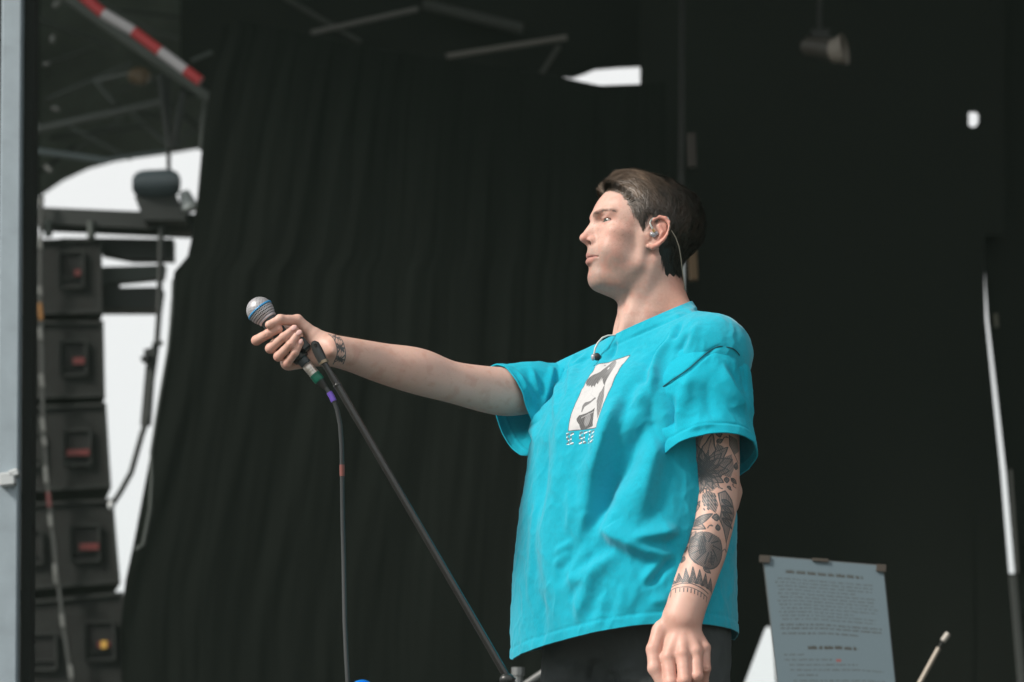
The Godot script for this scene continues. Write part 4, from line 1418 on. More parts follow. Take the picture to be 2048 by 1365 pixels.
func near_ink() -> Ink:
	var k := Ink.new(512, 1024, NEAR_INK)
	var c := Vector2(1404, 952)
	for l in [[1388, 892, 11], [1378, 915, 10], [1376, 940, 9], [1452, 902, 12], [1462, 925, 12], [1456, 948, 11], [1444, 972, 10], [1380, 968, 9], [1396, 995, 9], [1420, 990, 10]]:
		k.leaf(c, Vector2(l[0], l[1]), l[2], 0.62, true)
	k.leaf(c, Vector2(1422, 876), 13, 0.97, true); k.leaf(c, Vector2(1440, 915), 11, 0.97); k.leaf(c, Vector2(1400, 905), 10, 0.97); k.leaf(c, Vector2(1438, 990), 9, 0.97, true)
	k.leaf(Vector2(1402, 956), Vector2(1416, 922), 6, 0.5); k.leaf(Vector2(1402, 956), Vector2(1392, 930), 5, 0.4)
	k.fill([Vector2(1382, 885), Vector2(1396, 882), Vector2(1394, 900), Vector2(1380, 908)], 0.25, 0.3, 1.0)
	k.fill([Vector2(1430, 895), Vector2(1444, 902), Vector2(1440, 916), Vector2(1428, 908)], 0.3, 0.3, 0.3)
	k.fill([Vector2(1428, 948), Vector2(1446, 944), Vector2(1440, 962), Vector2(1426, 964)], 0.3, 0.3, 0.3)
	k.fill([Vector2(1455, 878), Vector2(1472, 884), Vector2(1476, 905), Vector2(1466, 915), Vector2(1456, 898)], 0.35, 0.35, 0.4)
	k.line([Vector2(1455, 878), Vector2(1456, 898), Vector2(1466, 915), Vector2(1474, 930)], 1.5)
	# shaded ground between the petals
	k.fill([Vector2(1378, 872), Vector2(1392, 868), Vector2(1402, 884), Vector2(1396, 905), Vector2(1380, 925), Vector2(1376, 900)], 0.42, 0.4, 1.2)
	k.fill([Vector2(1440, 925), Vector2(1460, 915), Vector2(1466, 940), Vector2(1458, 962), Vector2(1444, 958)], 0.34, 0.4, 0.4)
	k.fill([Vector2(1376, 930), Vector2(1390, 926), Vector2(1394, 960), Vector2(1384, 985), Vector2(1378, 960)], 0.36, 0.4, 0.2)
	k.fill([Vector2(1408, 972), Vector2(1424, 968), Vector2(1432, 984), Vector2(1418, 996), Vector2(1406, 990)], 0.4, 0.4, 0.9)
	# small petals above the elbow
	for i in 5:
		k.line([Vector2(1382 + i * 6, 996), Vector2(1386 + i * 6, 986), Vector2(1390 + i * 6, 996)], 1.2)
	k.line([Vector2(1376, 1000), Vector2(1392, 992), Vector2(1408, 988)], 1.2)
	# berry
	k.fill([Vector2(1398, 1000), Vector2(1410, 994), Vector2(1424, 1000), Vector2(1430, 1022), Vector2(1424, 1040), Vector2(1410, 1030), Vector2(1398, 1014)], 0.2, 0.45, 0.8)
	for i in 14:
		k.line([Vector2(1402 + (i % 4) * 7, 1003 + (i / 4) * 9), Vector2(1404 + (i % 4) * 7, 1006 + (i / 4) * 9)], 2.0, 0.12)
	# leaves and a stalk on the inner side
	k.leaf(Vector2(1378, 1062), Vector2(1418, 1042), 8, 0.4); k.leaf(Vector2(1372, 1052), Vector2(1405, 1072), 9, 0.95); k.leaf(Vector2(1376, 1035), Vector2(1394, 1012), 7, 0.95)
	k.line([Vector2(1384, 1008), Vector2(1394, 1022), Vector2(1386, 1034), Vector2(1374, 1052), Vector2(1372, 1078)], 1.4)
	k.leaf(Vector2(1366, 1090), Vector2(1388, 1076), 7, 0.9); k.leaf(Vector2(1368, 1096), Vector2(1394, 1092), 6, 0.55); k.line([Vector2(1362, 1102), Vector2(1360, 1088), Vector2(1372, 1074)], 1.4)
	# winged shape on the outer side
	var wing := [Vector2(1430, 1000), Vector2(1444, 994), Vector2(1458, 1010), Vector2(1464, 1034), Vector2(1456, 1060), Vector2(1448, 1092), Vector2(1440, 1066), Vector2(1432, 1052), Vector2(1436, 1030)]
	k.fill(wing, 0.36, 0.4, 0.3)
	var closed := wing.duplicate()
	closed.append(wing[0])
	k.line(closed, 1.6)
	for i in 4:
		k.leaf(Vector2(1437, 1012 + i * 12), Vector2(1460, 1022 + i * 13), 4.5, 0.5)
	k.line([Vector2(1448, 1092), Vector2(1446, 1110)], 1.4)
	# round medallion
	var ring: Array = []
	for i in 25:
		ring.append(Vector2(1404, 1116) + Vector2(cos(TAU * i / 24), sin(TAU * i / 24) * 1.12) * 33)
	k.fill(ring, 0.22, 0.34, 0.9)
	k.line(ring, 2.0)
	for i in 11:
		var a := 0.4 + i * 0.55
		k.line([Vector2(1406, 1112) + Vector2(cos(a), sin(a)) * 10, Vector2(1404, 1116) + Vector2(cos(a + 0.25), sin(a + 0.25)) * 29], 2.4, 0.14)
	k.fill([Vector2(1386, 1096), Vector2(1400, 1090), Vector2(1402, 1120), Vector2(1390, 1128)], 0.12, 0.2, 0.4)
	k.fill([Vector2(1410, 1128), Vector2(1424, 1122), Vector2(1418, 1144), Vector2(1406, 1140)], 0.14, 0.3, 0.4)
	k.leaf(Vector2(1396, 1152), Vector2(1412, 1160), 5, 0.6)
	# small leaves, curls and dots that fill the gaps
	var rng := RandomNumberGenerator.new()
	rng.seed = 4
	for i in 420:
		var y := rng.randf_range(872, 1140)
		var cx := lerpf(1430, 1396, clampf((y - 985) / 165.0, 0, 1))
		var p := Vector2(cx + rng.randf_range(-40, 40), y)
		var at := k.uv(p)
		var free := true
		for e in 9:
			var x := int(at.x) + (e % 3 - 1) * 9
			var yy := int(at.y) + (e / 3 - 1) * 13
			if x >= 0 and x < k.w and yy >= 0 and yy < k.h and k.buf[yy * k.w + x] < 0.9:
				free = false
		if not free:
			continue
		var a := rng.randf_range(0, TAU)
		var d := Vector2(cos(a), sin(a)) * rng.randf_range(9, 15)
		if i % 4 == 0:
			k.line([p - d * 0.5, p + d.orthogonal() * 0.3, p + d * 0.5], 1.6, 0.25)
			k.line([p + d * 0.5, p + d * 0.3 + d.orthogonal() * 0.3], 1.6, 0.25)
		else:
			k.leaf(p - d * 0.5, p + d * 0.5, rng.randf_range(3.5, 5.5), 0.5, i % 2 == 0)
	# lace cuff
	for i in 7:
		var x := 1334.0 + i * 12.0
		var up := 1150.0 + absf(i - 2.5) * 5.5
		var yb := 1176.0 + i * 2.2
		k.fill([Vector2(x, yb), Vector2(x + 7, up), Vector2(x + 14, yb + 2)], 0.26, 0.4, 0.7)
		k.line([Vector2(x, yb), Vector2(x + 7, up), Vector2(x + 14, yb + 2)], 1.5)
		k.line([Vector2(x + 3, yb), Vector2(x + 7, up + 9), Vector2(x + 11, yb + 2)], 1.1)
	k.line([Vector2(1332, 1180), Vector2(1372, 1184), Vector2(1410, 1197)], 2.0)
	k.line([Vector2(1331, 1187), Vector2(1370, 1191), Vector2(1408, 1204)], 1.6)
	for i in 12:
		var t := i / 11.0
		k.line([Vector2(1333 + 74 * t, 1188 + 15 * t * t + 2), Vector2(1332.5 + 74 * t, 1195 + 15 * t * t + 2)], 1.7, 0.2)
	return k

func far_ink() -> Ink:
	var k := Ink.new(512, 384, FAR_INK)
	for x in [652.5, 669.5]:      # two dotted edges of the wristband
		for i in 9:
			var y: float = 666 + i * 6.6 - (x - 652.5) * 0.05
			k.line([Vector2(x + i * 0.6, y), Vector2(x + i * 0.6 + 0.6, y + 4.2)], 4.0, 0.2)
	for i in 3:
		var c := Vector2(661.5 + i * 1.6, 674 + i * 18.6)
		for a in [[-6.5, -6, 6.5, 6], [-6.5, 6, 6.5, -6], [-7, -1, 7, 1.5], [0, -5, 1, 6]]:
			k.line([c + Vector2(a[0], a[1]), c + Vector2(a[2], a[3])], 4.4, 0.2)
	# edge of another one under the sleeve
	return k

func arm_uv(k: Ink, p: Vector3, axis: Array) -> Vector2:      # axis: [px, py, depth] joints matching the ink's
	var best := 1e9
	var r := Vector2(0.001, 0.001)
	var n := axis.size() - 1
	for i in n:
		var a: Vector3 = axis[i]; var b: Vector3 = axis[i + 1]
		var d := b - a
		var t := (p - a).dot(d) / d.length_squared()
		var tc := clampf(t, 0.0 if i > 0 else -0.6, 1.0 if i < n - 1 else 1.6)
		var off := p - a - d * tc
		if off.length() < best:
			best = off.length()
			var dn := d.normalized()
			var front := -cF
			front = (front - dn * front.dot(dn)).normalized()
			var side := dn.cross(front)
			r = Vector2(0.5 + atan2(off.dot(side), off.dot(front)) / TAU, (i + tc) / n)
	return r.clamp(Vector2(0.002, 0.002), Vector2(0.998, 0.998))

func build_person() -> void:
	skin_noise.frequency = 0.01

	build_body_field()
	var person := thing("person", "person in a turquoise t-shirt and black trousers holding a microphone out at arm's length", "person", Vector3(0.24, 0, 0))
	var me := ArrayMesh.new()
	var skin := mat("skin", Color(1, 1, 1), 0.48, 0.0, true)
	skin.subsurf_scatter_enabled = true
	skin.subsurf_scatter_strength = 0.12
	skin.metallic_specular = 0.4
	var inks := [null, far_ink(), near_ink()]
	var axes := [[], FAR_INK, NEAR_INK]
	var depth := [[], [0.16, 0.2], [0.15, 0.15, 0.15, 0.165, 0.185, 0.205, 0.21]]
	var regions := [[Vector3(0.11, 1.46, -0.17), Vector3(0.43, 1.90, 0.16), 0.0018], [Vector3(-0.56, 1.28, -0.26), Vector3(0.1, 1.62, 0.3), 0.0021], [Vector3(0.22, 0.72, 0.02), Vector3(0.52, 1.54, 0.34), 0.0021]]
	for g in 3:
		var rg: Array = regions[g]
		var r := Nets.new().run(body, rg[0], rg[1], rg[2])
		var v: PackedVector3Array = smooth_once(r[0], r[1], 0.3)
		var ix: PackedInt32Array = r[1]
		var n := normals_of(v, ix)
		var c := PackedColorArray()
		c.resize(v.size())
		var uv := PackedVector2Array()
		for i in v.size():
			c[i] = skin_color(v[i], n[i])
		var m := skin.duplicate() as StandardMaterial3D
		if g == 0:
			tri_tex(m, 9.0, noise_tex(0.05, 3, 0.94, 1.0), noise_tex(0.12, 4, 0, 1, 3, 256, true, 3.0), 0.15)
		else:
			uv.resize(v.size())
			var ax: Array = []
			for j in axes[g].size():
				ax.append(P(axes[g][j][0], axes[g][j][1], depth[g][j]))
			for i in v.size():
				uv[i] = arm_uv(inks[g], v[i], ax)
			m.albedo_texture = inks[g].texture()
			m.texture_repeat = false
		if g == 1:     # nails, part of the same surface
			var b := MB.new()
			for nl in [[587.5, 656, 0.0370, 2, 7.2, 5.2], [597.5, 665.5, 0.0365, 2, 7.0, 5.2], [601, 683.5, 0.0325, 3, 6.4, 4.4]]:
				var q: Array = [P(570, 675, ZM + .029), P(588, 658, ZM + .029)]
				if nl[3] == 3: q = [P(590, 706, ZM + .026), P(601, 687, ZM + .026)]
				if nl[3] == 9: q = [P(560, 640, ZM + .028), P(538, 650, ZM + .033)]
				var along: Vector3 = (q[1] - q[0]).normalized()
				var out := (Vector3(0.05, 0.15, 1.0) if nl[3] != 9 else Vector3(0.0, 0.75, 0.65))
				out = (out - along * out.dot(along)).normalized()
				b.col = Color(0.66, 0.40, 0.37)
				b.sphere(P(nl[0], nl[1], ZM + nl[2]), Vector3(nl[4], nl[5], 1.8) * 0.00092, Basis(along, out.cross(along), out), 18, 12)
			b.arrays()
			var o0 := v.size()
			v.append_array(b.v); n.append_array(b.n); c.append_array(b.c)
			for i in b.v.size():
				uv.append(Vector2(0.002, 0.002))
			for i in b.ix:
				ix.append(o0 + i)
		add_surface(me, v, n, ix, c, uv, m)
	var o := MeshInstance3D.new()
	o.mesh = me
	o.name = "body"
	o.position = -person.position
	person.add_child(o)
	build_eyes(person)
	build_arm_hair(person)
	build_hair(person)
	build_shirt(person)
	build_trousers(person)

func build_trousers(parent: Node3D) -> void:
	var f := Field.new()
	f.cap(P(1215, 1230, -0.035), P(1325, 1230, 0.045), 0.115, 0.115, 0.05)
	f.cap(P(1180, 1290, -0.06), Vector3(0.13, 0.48, -0.07), 0.096, 0.07, 0.03)
	f.cap(P(1345, 1290, 0.05), Vector3(0.34, 0.48, 0.08), 0.112, 0.07, 0.03)
	f.cap(Vector3(0.13, 0.48, -0.07), Vector3(0.12, 0.08, -0.08), 0.07, 0.055, 0.02)
	f.cap(Vector3(0.34, 0.48, 0.08), Vector3(0.36, 0.08, 0.08), 0.07, 0.055, 0.02)
	var m := mat("black_denim", Color(0.058, 0.07, 0.074), 0.85)
	var w := noise_tex(0.35, 8, 0.75, 1.0)
	tri_tex(m, 14.0, w)
	var o := MeshInstance3D.new()
	o.name = "trousers"
	o.mesh = sheet(f, Vector3(0.0, 0.05, -0.22), Vector3(0.48, 1.0, 0.24), 0.006, [[Plane(Vector3.DOWN, -0.09), 0.0]], [[-9, 10, 12, 0, [1192, 1318], [1188, 1340], [1180, 1372]], [5, 10, 6, 0.8, [1172, 1330], [1140, 1340], [1104, 1334]], [5, 10, 6, 0.8, [1166, 1352], [1130, 1362], [1098, 1356]], [5, 10, 6, 0.8, [1286, 1330], [1246, 1340], [1208, 1338]], [5, 10, 6, 0.8, [1290, 1352], [1250, 1362], [1206, 1360]]], 0.003, cloth_deco, m)
	o.position = -parent.position
	parent.add_child(o)
	for s in [[0.12, -0.08], [0.36, 0.08]]:
		var b := MB.new()
		b.sphere(Vector3(s[0] - 0.05, 0.05, s[1] + 0.04), Vector3(0.15, 0.05, 0.05), Basis(Vector3.UP, 0.6))
		b.box(Vector3(s[0] - 0.05, 0.014, s[1] + 0.04), Vector3(0.145, 0.013, 0.045), Basis(Vector3.UP, 0.6), 0.01)
		part("shoe", b, mat("black_canvas", Color(0.02, 0.02, 0.02), 0.8), parent)

func build_arm_hair(parent: Node3D) -> void:             # fine short hair on the raised forearm
	var rng := RandomNumberGenerator.new()
	rng.seed = 31
	var ids := PackedInt32Array(range(body.t.size()))
	var b := MB.new()
	b.col = Color(0.20, 0.13, 0.08)
	for i in 2600:
		var t := rng.randf()
		var k := t * (FAR_ARM.size() - 1.0 - 2.2) + 2.2
		var j := mini(int(k), FAR_ARM.size() - 2)
		var a := P(FAR_ARM[j][0], FAR_ARM[j][1], FAR_ARM[j][2]); var c := P(FAR_ARM[j + 1][0], FAR_ARM[j + 1][1], FAR_ARM[j + 1][2])
		var ax := (c - a).normalized()
		var p := a.lerp(c, k - j)
		var d := Vector3(rng.randfn(), rng.randfn(), rng.randfn())
		d = (d - ax * d.dot(ax)).normalized()
		if d.z < -0.5:
			continue
		p += d * 0.03
		var sub := body.pick(p, 0.05)
		for s in 5:
			p -= d * body.at(p, sub)
		var tip := (ax * 0.8 + d * rng.randf_range(0.35, 0.8) + Vector3(rng.randfn(), rng.randfn(), rng.randfn()) * 0.25).normalized() * rng.randf_range(0.004, 0.009)
		var sd := tip.cross(d).normalized() * 0.00011
		var q := b.vert(p - sd, d); b.vert(p + sd, d); b.vert(p + tip, d)
		b.tri(q, q + 1, q + 2)
	part("arm_hair", b, mat("fine_hair", Color(1, 1, 1), 0.5, 0.0, true), parent).set_meta("kind", "stuff")

# ---------------------------------------------------------------- microphone, stand, cable, earphones
func grille_tex() -> ImageTexture:
	var im := Image.create(256, 128, false, Image.FORMAT_RGB8)
	for y in 128:
		for x in 256:
			var u := x / 256.0 * 32.0 + (0.5 if int(y / 128.0 * 20.0) % 2 else 0.0)
			var v := y / 128.0 * 20.0
			var d := Vector2((u - floorf(u) - 0.5), (v - floorf(v) - 0.5)).length()
			var g := lerpf(0.05, 0.8, smoothstep(0.24, 0.40, d))
			im.set_pixel(x, y, Color(g, g, g * 1.02))
	return ImageTexture.create_from_image(im)

func build_microphone() -> void:
	var c := P(519.5, 621, ZM)
	var ax := (P(654.8, 779, ZM) - c).normalized()
	var k := sc(ZM)
	var t := thing("microphone", "silver ball-headed microphone with a blue ring held in the raised fist", "microphone", c)
	var g := MB.new()
	var prof: Array = []
	for i in 17:
		var a := PI * (1.0 - i / 16.0 * 0.5)
		prof.append(Vector2(sin(a) * 27.0, cos(a) * 26.0 - 1.0) * k)
	for q in [[27, 2], [26.6, 6], [25.2, 12], [22.6, 18], [19.6, 23]]:
		prof.append(Vector2(q[0], q[1]) * k)
	g.lathe(c, ax, prof, 40)
	var gm := mat("steel_mesh", Color(0.9, 0.9, 0.91), 0.45, 0.3)
	gm.albedo_texture = grille_tex()
	gm.uv1_scale = Vector3(1.25, 1.2, 1)
	gm.heightmap_enabled = false
	part("grille", g, gm, t)
	var b := MB.new()
	b.lathe(c, ax, [Vector2(26.6, -1.8) * k, Vector2(28.4, -1.6) * k, Vector2(28.6, 0) * k, Vector2(28.4, 1.6) * k, Vector2(26.6, 1.8) * k], 40)
	part("ring", b, mat("blue_band", Color(0.03, 0.26, 0.55), 0.4), t)
	b = MB.new()
	b.lathe(c, ax, [Vector2(18.6, 21) * k, Vector2(20.2, 22) * k, Vector2(20, 25.5) * k, Vector2(17.2, 26.5) * k], 32)
	part("collar", b, mat("grey_metal", Color(0.55, 0.52, 0.55), 0.4, 0.5), t)
	b = MB.new()
	b.lathe(c, ax, [Vector2(17.2, 25) * k, Vector2(16.8, 30) * k, Vector2(15.5, 60) * k, Vector2(13.2, 105) * k, Vector2(11.4, 143) * k, Vector2(11.4, 145) * k, Vector2(10.4, 147) * k, Vector2(0.1, 147) * k], 28)
	part("handle", b, mat("dark_lacquer", Color(0.025, 0.04, 0.048), 0.32), t)
	# plug
	var pc := thing("microphone_cable", "thin black cable hanging from the microphone, with a green ringed plug and tape bands", "cable", P(621, 736, ZM))
	var ca := (P(654.8, 779, ZM) - P(617, 733, ZM)).normalized()
	var o := c + ax * 146.0 * k
	b = MB.new()
	b.lathe(o, ca, [Vector2(0.1, 0) * k, Vector2(10.6, 0) * k, Vector2(10.6, 14) * k, Vector2(9.9, 14.5) * k, Vector2(9.9, 16) * k, Vector2(10.6, 16.5) * k, Vector2(10.6, 19) * k, Vector2(9.9, 19.5) * k, Vector2(9.9, 21) * k, Vector2(10.5, 21.5) * k, Vector2(10.5, 26) * k], 24)
	part("plug", b, mat("nickel", Color(0.62, 0.58, 0.53), 0.35, 0.85), pc)
	b = MB.new()
	b.lathe(o, ca, [Vector2(10.5, 26) * k, Vector2(11.2, 26.5) * k, Vector2(11.2, 30) * k, Vector2(10.5, 30.5) * k, Vector2(10.5, 32) * k, Vector2(11.2, 32.5) * k, Vector2(11, 42) * k, Vector2(9.6, 44) * k], 24)
	part("ring", b, mat("green_plastic", Color(0.0, 0.12, 0.075), 0.35), pc)
	b = MB.new()
	b.lathe(o, ca, [Vector2(9.6, 43) * k, Vector2(8.2, 48) * k, Vector2(5.6, 60) * k, Vector2(4.6, 63) * k], 20)
	part("boot", b, mat("black_rubber", Color(0.02, 0.02, 0.02), 0.6), pc)
	var pts := PackedVector3Array()
	var way := [[652, 776], [659, 787], [667, 801], [674, 820], [680, 850], [683, 890], [684, 940], [684.5, 1000], [685.5, 1060], [687, 1120], [688, 1180], [689, 1240], [692, 1310], [697, 1400], [706, 1520], [720, 1700], [735, 1900]]
	for q in way:
		pts.append(P(q[0], q[1], ZM + 0.01 * sin(q[1] * 0.01)))
	b = MB.new()
	b.tube(pts, PackedFloat32Array([4.3 * k]), 12)
	part("cord", b, mat("black_rubber", Color(0.028, 0.032, 0.034), 0.42), pc)
	b = MB.new()
	b.tube(PackedVector3Array([P(658, 785.3, ZM + 0.01), P(663, 793.5, ZM + 0.01), P(667.5, 803, ZM + 0.01)]), PackedFloat32Array([6.0 * k]), 16)
	part("tape", b, mat("purple_tape", Color(0.13, 0.07, 0.42), 0.4), pc)
	b = MB.new()
	b.rod(P(683.8, 930, ZM + 0.001), P(684.2, 953, ZM - 0.001), 5.2 * k)
	part("tape", b, mat("red_brown_tape", Color(0.19, 0.06, 0.05), 0.6), pc)
	# stand
	var zs := ZM + 0.055
	var black := mat("black_steel", Color(0.009, 0.009, 0.009), 0.2, 0.0)
	black.clearcoat_enabled = true; black.clearcoat = 0.35; black.clearcoat_roughness = 0.25
	var plastic := mat("black_plastic", Color(0.016, 0.018, 0.018), 0.36)
	var s := thing("microphone_stand", "glossy black microphone stand tilted with its clip gripping the microphone", "microphone stand", P(1020, 1365, 0.28))
	b = MB.new()   # clip
	b.lathe(c + ax * 96.0 * k, ax, [Vector2(14.6, 0) * k, Vector2(17.6, 1.5) * k, Vector2(17.0, 34) * k, Vector2(16.0, 37) * k, Vector2(12.4, 37) * k], 28)
	var side := ax.cross(Vector3(0, 0, 1)).normalized()
	if side.x < 0: side = -side
	var bm := c + ax * 114.0 * k + side * 20.0 * k + Vector3(0, 0, 0.014)
	b.box(bm, Vector3(10, 15, 12) * k, Basis(side, ax, side.cross(ax)), 0.004)
	part("clip", b, plastic, s)
	b = MB.new()   # pivot fork
	var f0 := P(629, 689, zs); var f1 := P(646, 724, zs)
	b.tube(PackedVector3Array([f0 - (f1 - f0).normalized() * 0.006, f0, f0.lerp(f1, 0.35), f0.lerp(f1, 0.7), f1]), PackedFloat32Array([0.004, 9.2 * k, 10.4 * k, 10.2 * k, 9.4 * k]), 22)
	var jo := part("joint", b, plastic, s)
	b = MB.new()
	b.rod(P(631, 691, zs + 0.006), P(631, 691, zs + 0.0115), 4.2 * k, 3.6 * k, 16)
	part("screw", b, black, jo)
	b = MB.new()
	b.rod(P(646, 722, zs), P(648.5, 727.5, zs), 9.8 * k, -1.0, 20)
	part("thread_ring", b, mat("brass", Color(0.25, 0.2, 0.14), 0.35, 0.8), s)
	var a0 := P(648, 726, zs); var a1 := P(1020, 1365, 0.28)
	var d := (a1 - a0).normalized()
	b = MB.new()
	b.rod(a0, P(666, 757, zs), 6.2 * k, -1.0, 20)
	b.rod(P(664, 753, zs), P(667.5, 759, zs), 7.0 * k, -1.0, 20)
	b.rod(P(667, 758, zs), P(674, 771, zs), 7.2 * k, -1.0, 20)
	b.lathe(P(673.5, 769.5, zs), d, [Vector2(6.8, -1) * k, Vector2(8.6, 0) * k, Vector2(8.6, 4) * k, Vector2(7, 5) * k], 22)
	part("tip", b, black, s)
	b = MB.new()
	b.rod(P(674, 770, zs), a1, 7.4 * k, 7.0 * k, 24)
	part("boom", b, black, s)
	b = MB.new()
	b.sphere(P(1014, 1360, 0.285), Vector3(14, 11, 11) * 0.001)
	b.rod(P(1010, 1362, 0.28), P(1030, 1366, 0.28), 0.009)
	part("knob", b, plastic, s)
	b = MB.new()
	b.rod(a1, Vector3(a1.x + 0.06, 0.03, 0.28), 0.011)
	part("pole", b, black, s)
	b = MB.new()
	b.lathe(Vector3(a1.x + 0.06, 0.0, 0.28), Vector3.UP, [Vector2(0.13, 0.0), Vector2(0.13, 0.012), Vector2(0.12, 0.02), Vector2(0.02, 0.035), Vector2(0.001, 0.035)], 32)
	part("base", b, black, s)

func build_earphones() -> void:
	var e := thing("in_ear_monitor", "clear in-ear monitor worn in the near ear with a thin cable down the neck", "earphones", H(0.1, 0.0, 8.4))
	var b := MB.new()
	b.sphere(H(0.15, -0.25, 8.25), Vector3(0.0072, 0.0052, 0.0045), Basis(hF, hU, hS) * Basis(Vector3(0, 0, 1), 0.3))
	b.sphere(H(-0.45, 0.15, 8.2), Vector3(0.0048, 0.0048, 0.0042), Basis(hF, hU, hS))
	var cm := mat("clear_plastic", Color(0.36, 0.37, 0.4), 0.1, 0.25)
	cm.clearcoat_enabled = true; cm.clearcoat = 1.0
	part("earpiece", b, cm, e)
	b = MB.new()
	b.rod(H(0.1, 0.25, 8.55), H(0.55, 0.75, 8.6), 0.0026, 0.0022)
	part("connector", b, mat("gold", Color(0.55, 0.38, 0.14), 0.3, 0.9), e)
	b = MB.new()
	b.tube(PackedVector3Array([H(0.5, 0.7, 8.6), H(1.0, 1.3, 8.6), H(1.25, 1.9, 8.3), H(1.0, 2.7, 8.0), H(0.4, 3.6, 7.9), H(-0.8, 4.3, 8.1), H(-2.2, 3.9, 8.4), H(-3.05, 2.6, 8.5), H(-3.1, 1.6, 8.6)]), PackedFloat32Array([0.0022, 0.0020, 0.0018, 0.0016, 0.0014, 0.0012]), 10)
	part("ear_hook", b, mat("clear_tubing", Color(0.36, 0.38, 0.36), 0.25), e)
	b = MB.new()
	b.tube(PackedVector3Array([H(-3.1, 1.6, 8.6), P(1346, 466, 0.075), P(1352, 476, 0.075), P(1358, 493, 0.07), P(1362, 515, 0.06), P(1365.5, 545, 0.045), P(1369, 572, 0.03), P(1373, 602, 0.005), P(1374, 630, -0.03)]), PackedFloat32Array([0.0011]), 8)
	part("cord", b, mat("tan_cord", Color(0.28, 0.25, 0.2), 0.5), e)
	var l := thing("earphone", "loose black-tipped earphone hanging over the far shoulder on its cord", "earphones", P(1191, 714, 0.04))
	b = MB.new()
	b.sphere(P(1194, 714, 0.045), Vector3(0.0075, 0.0078, 0.0075))
	part("foam_tip", b, mat("black_foam", Color(0.012, 0.012, 0.012), 0.6), l)
	b = MB.new()
	b.sphere(P(1186.5, 715, 0.047), Vector3(0.0045, 0.007, 0.0055))
	part("earpiece", b, cm, l)
	b = MB.new()
	b.tube(PackedVector3Array([P(1243, 662, 0.03), P(1236, 668, 0.04), P(1228, 671, 0.045), P(1216, 671.5, 0.045), P(1205, 676, 0.045), P(1196, 686, 0.046), P(1190.5, 697, 0.047), P(1188, 710, 0.047)]), PackedFloat32Array([0.0014, 0.0014, 0.0015, 0.0017, 0.0019, 0.002, 0.002]), 10)
	part("cord", b, mat("clear_tubing", Color(0.5, 0.52, 0.5), 0.3), l)

# ---------------------------------------------------------------- stage
# flat cloth or board with thickness, outline measured at depth z
func slab(pts: Array, z: float, thick := 0.02) -> MB:
	var b := MB.new()
	var q := PackedVector2Array()
	for p in pts:
		var w := P(p[0], p[1], z)
		q.append(Vector2(w.x, w.y))
	var ix := Geometry2D.triangulate_polygon(q)
	for s: float in [0.0, 1.0]:
		var o := b.v.size()
		for p in q:
			b.vert(Vector3(p.x, p.y, z - thick * s), Vector3(0, 0, 1.0 - 2.0 * s), p)
		for i in range(0, ix.size(), 3):
			b.tri(o + ix[i], o + ix[i + 1], o + ix[i + 2])
	for i in q.size():
		var a := q[i]; var c := q[(i + 1) % q.size()]
		var m := (a - c).orthogonal().normalized()
		if Geometry2D.is_point_in_polygon((a + c) * 0.5 + m * 0.002, q):
			m = -m
		b.face(Vector3(a.x, a.y, z), Vector3(c.x, c.y, z), Vector3(c.x, c.y, z - thick), Vector3(a.x, a.y, z - thick), Vector3(m.x, m.y, 0))
	return b

# bar between two measured points; width in measured px
func bar(b: MB, x0: float, y0: float, x1: float, y1: float, z: float, w: float, round_ := true, z2 := 99.0) -> void:
	var p := P(x0, y0, z)
	var q := P(x1, y1, z if z2 > 90.0 else z2)
	var r := w * 0.5 * sc(z)
	if round_:
		b.rod(p, q, r, -1.0, 16)
	else:
		var d := (q - p).normalized()
		var s := d.cross(Vector3(0, 0, 1)).normalized()
		b.box((p + q) * 0.5, Vector3(r, (p - q).length() * 0.5, r), Basis(s, d, s.cross(d)), r * 0.15)

func lerp_path(pts: Array, y: float) -> float:          # pts = [x, y] by rising y
	for i in pts.size() - 1:
		if y <= pts[i + 1][1]:
			return lerpf(pts[i][0], pts[i + 1][0], clampf((y - pts[i][1]) / (pts[i + 1][1] - pts[i][1]), 0, 1))
	return pts[pts.size() - 1][0]

func curtain(called: String, label: String, left: Array, right: Array, top: Array, bottom: float, z: float, seed_: int, amp: float, m: Material) -> void:
	var nz := FastNoiseLite.new()
	nz.seed = seed_; nz.frequency = 1.0; nz.fractal_octaves = 2
	var g: Array = []
	var rows := 90
	var cols := 220
	for i in rows + 1:
		var row: Array = []
		for j in cols + 1:
			var u := float(j) / cols
			var yt := 0.0
			var xl := 0.0; var xr := 0.0
			var y := 0.0
			var v := float(i) / rows
			yt = lerp_path_x(top, lerpf(left[0][0], right[0][0], u))
			y = lerpf(yt, bottom, v)
			xl = lerp_path(left, y); xr = lerp_path(right, y)
			var x := lerpf(xl, xr, u)
			# pleats fan out from the gathered top corner
			var fold := nz.get_noise_2d(u * 13.0 + v * 2.2 * (1.0 - u), v * 1.1) + 0.25 * nz.get_noise_2d(u * 44.0 + 40.0, v * 2.0)
			var gather := lerpf(1.25, 0.7, v)
			var p := P(x, y, z + amp * fold * gather)
			row.append(p)
		g.append(row)
	var b := MB.new()
	b.grid(g)
	tag(part(called, b, m), label, "curtain")

func lerp_path_x(pts: Array, x: float) -> float:
	for i in pts.size() - 1:
		if x <= pts[i + 1][0]:
			return lerpf(pts[i][1], pts[i + 1][1], clampf((x - pts[i][0]) / (pts[i + 1][0] - pts[i][0]), 0, 1))
	return pts[pts.size() - 1][1]

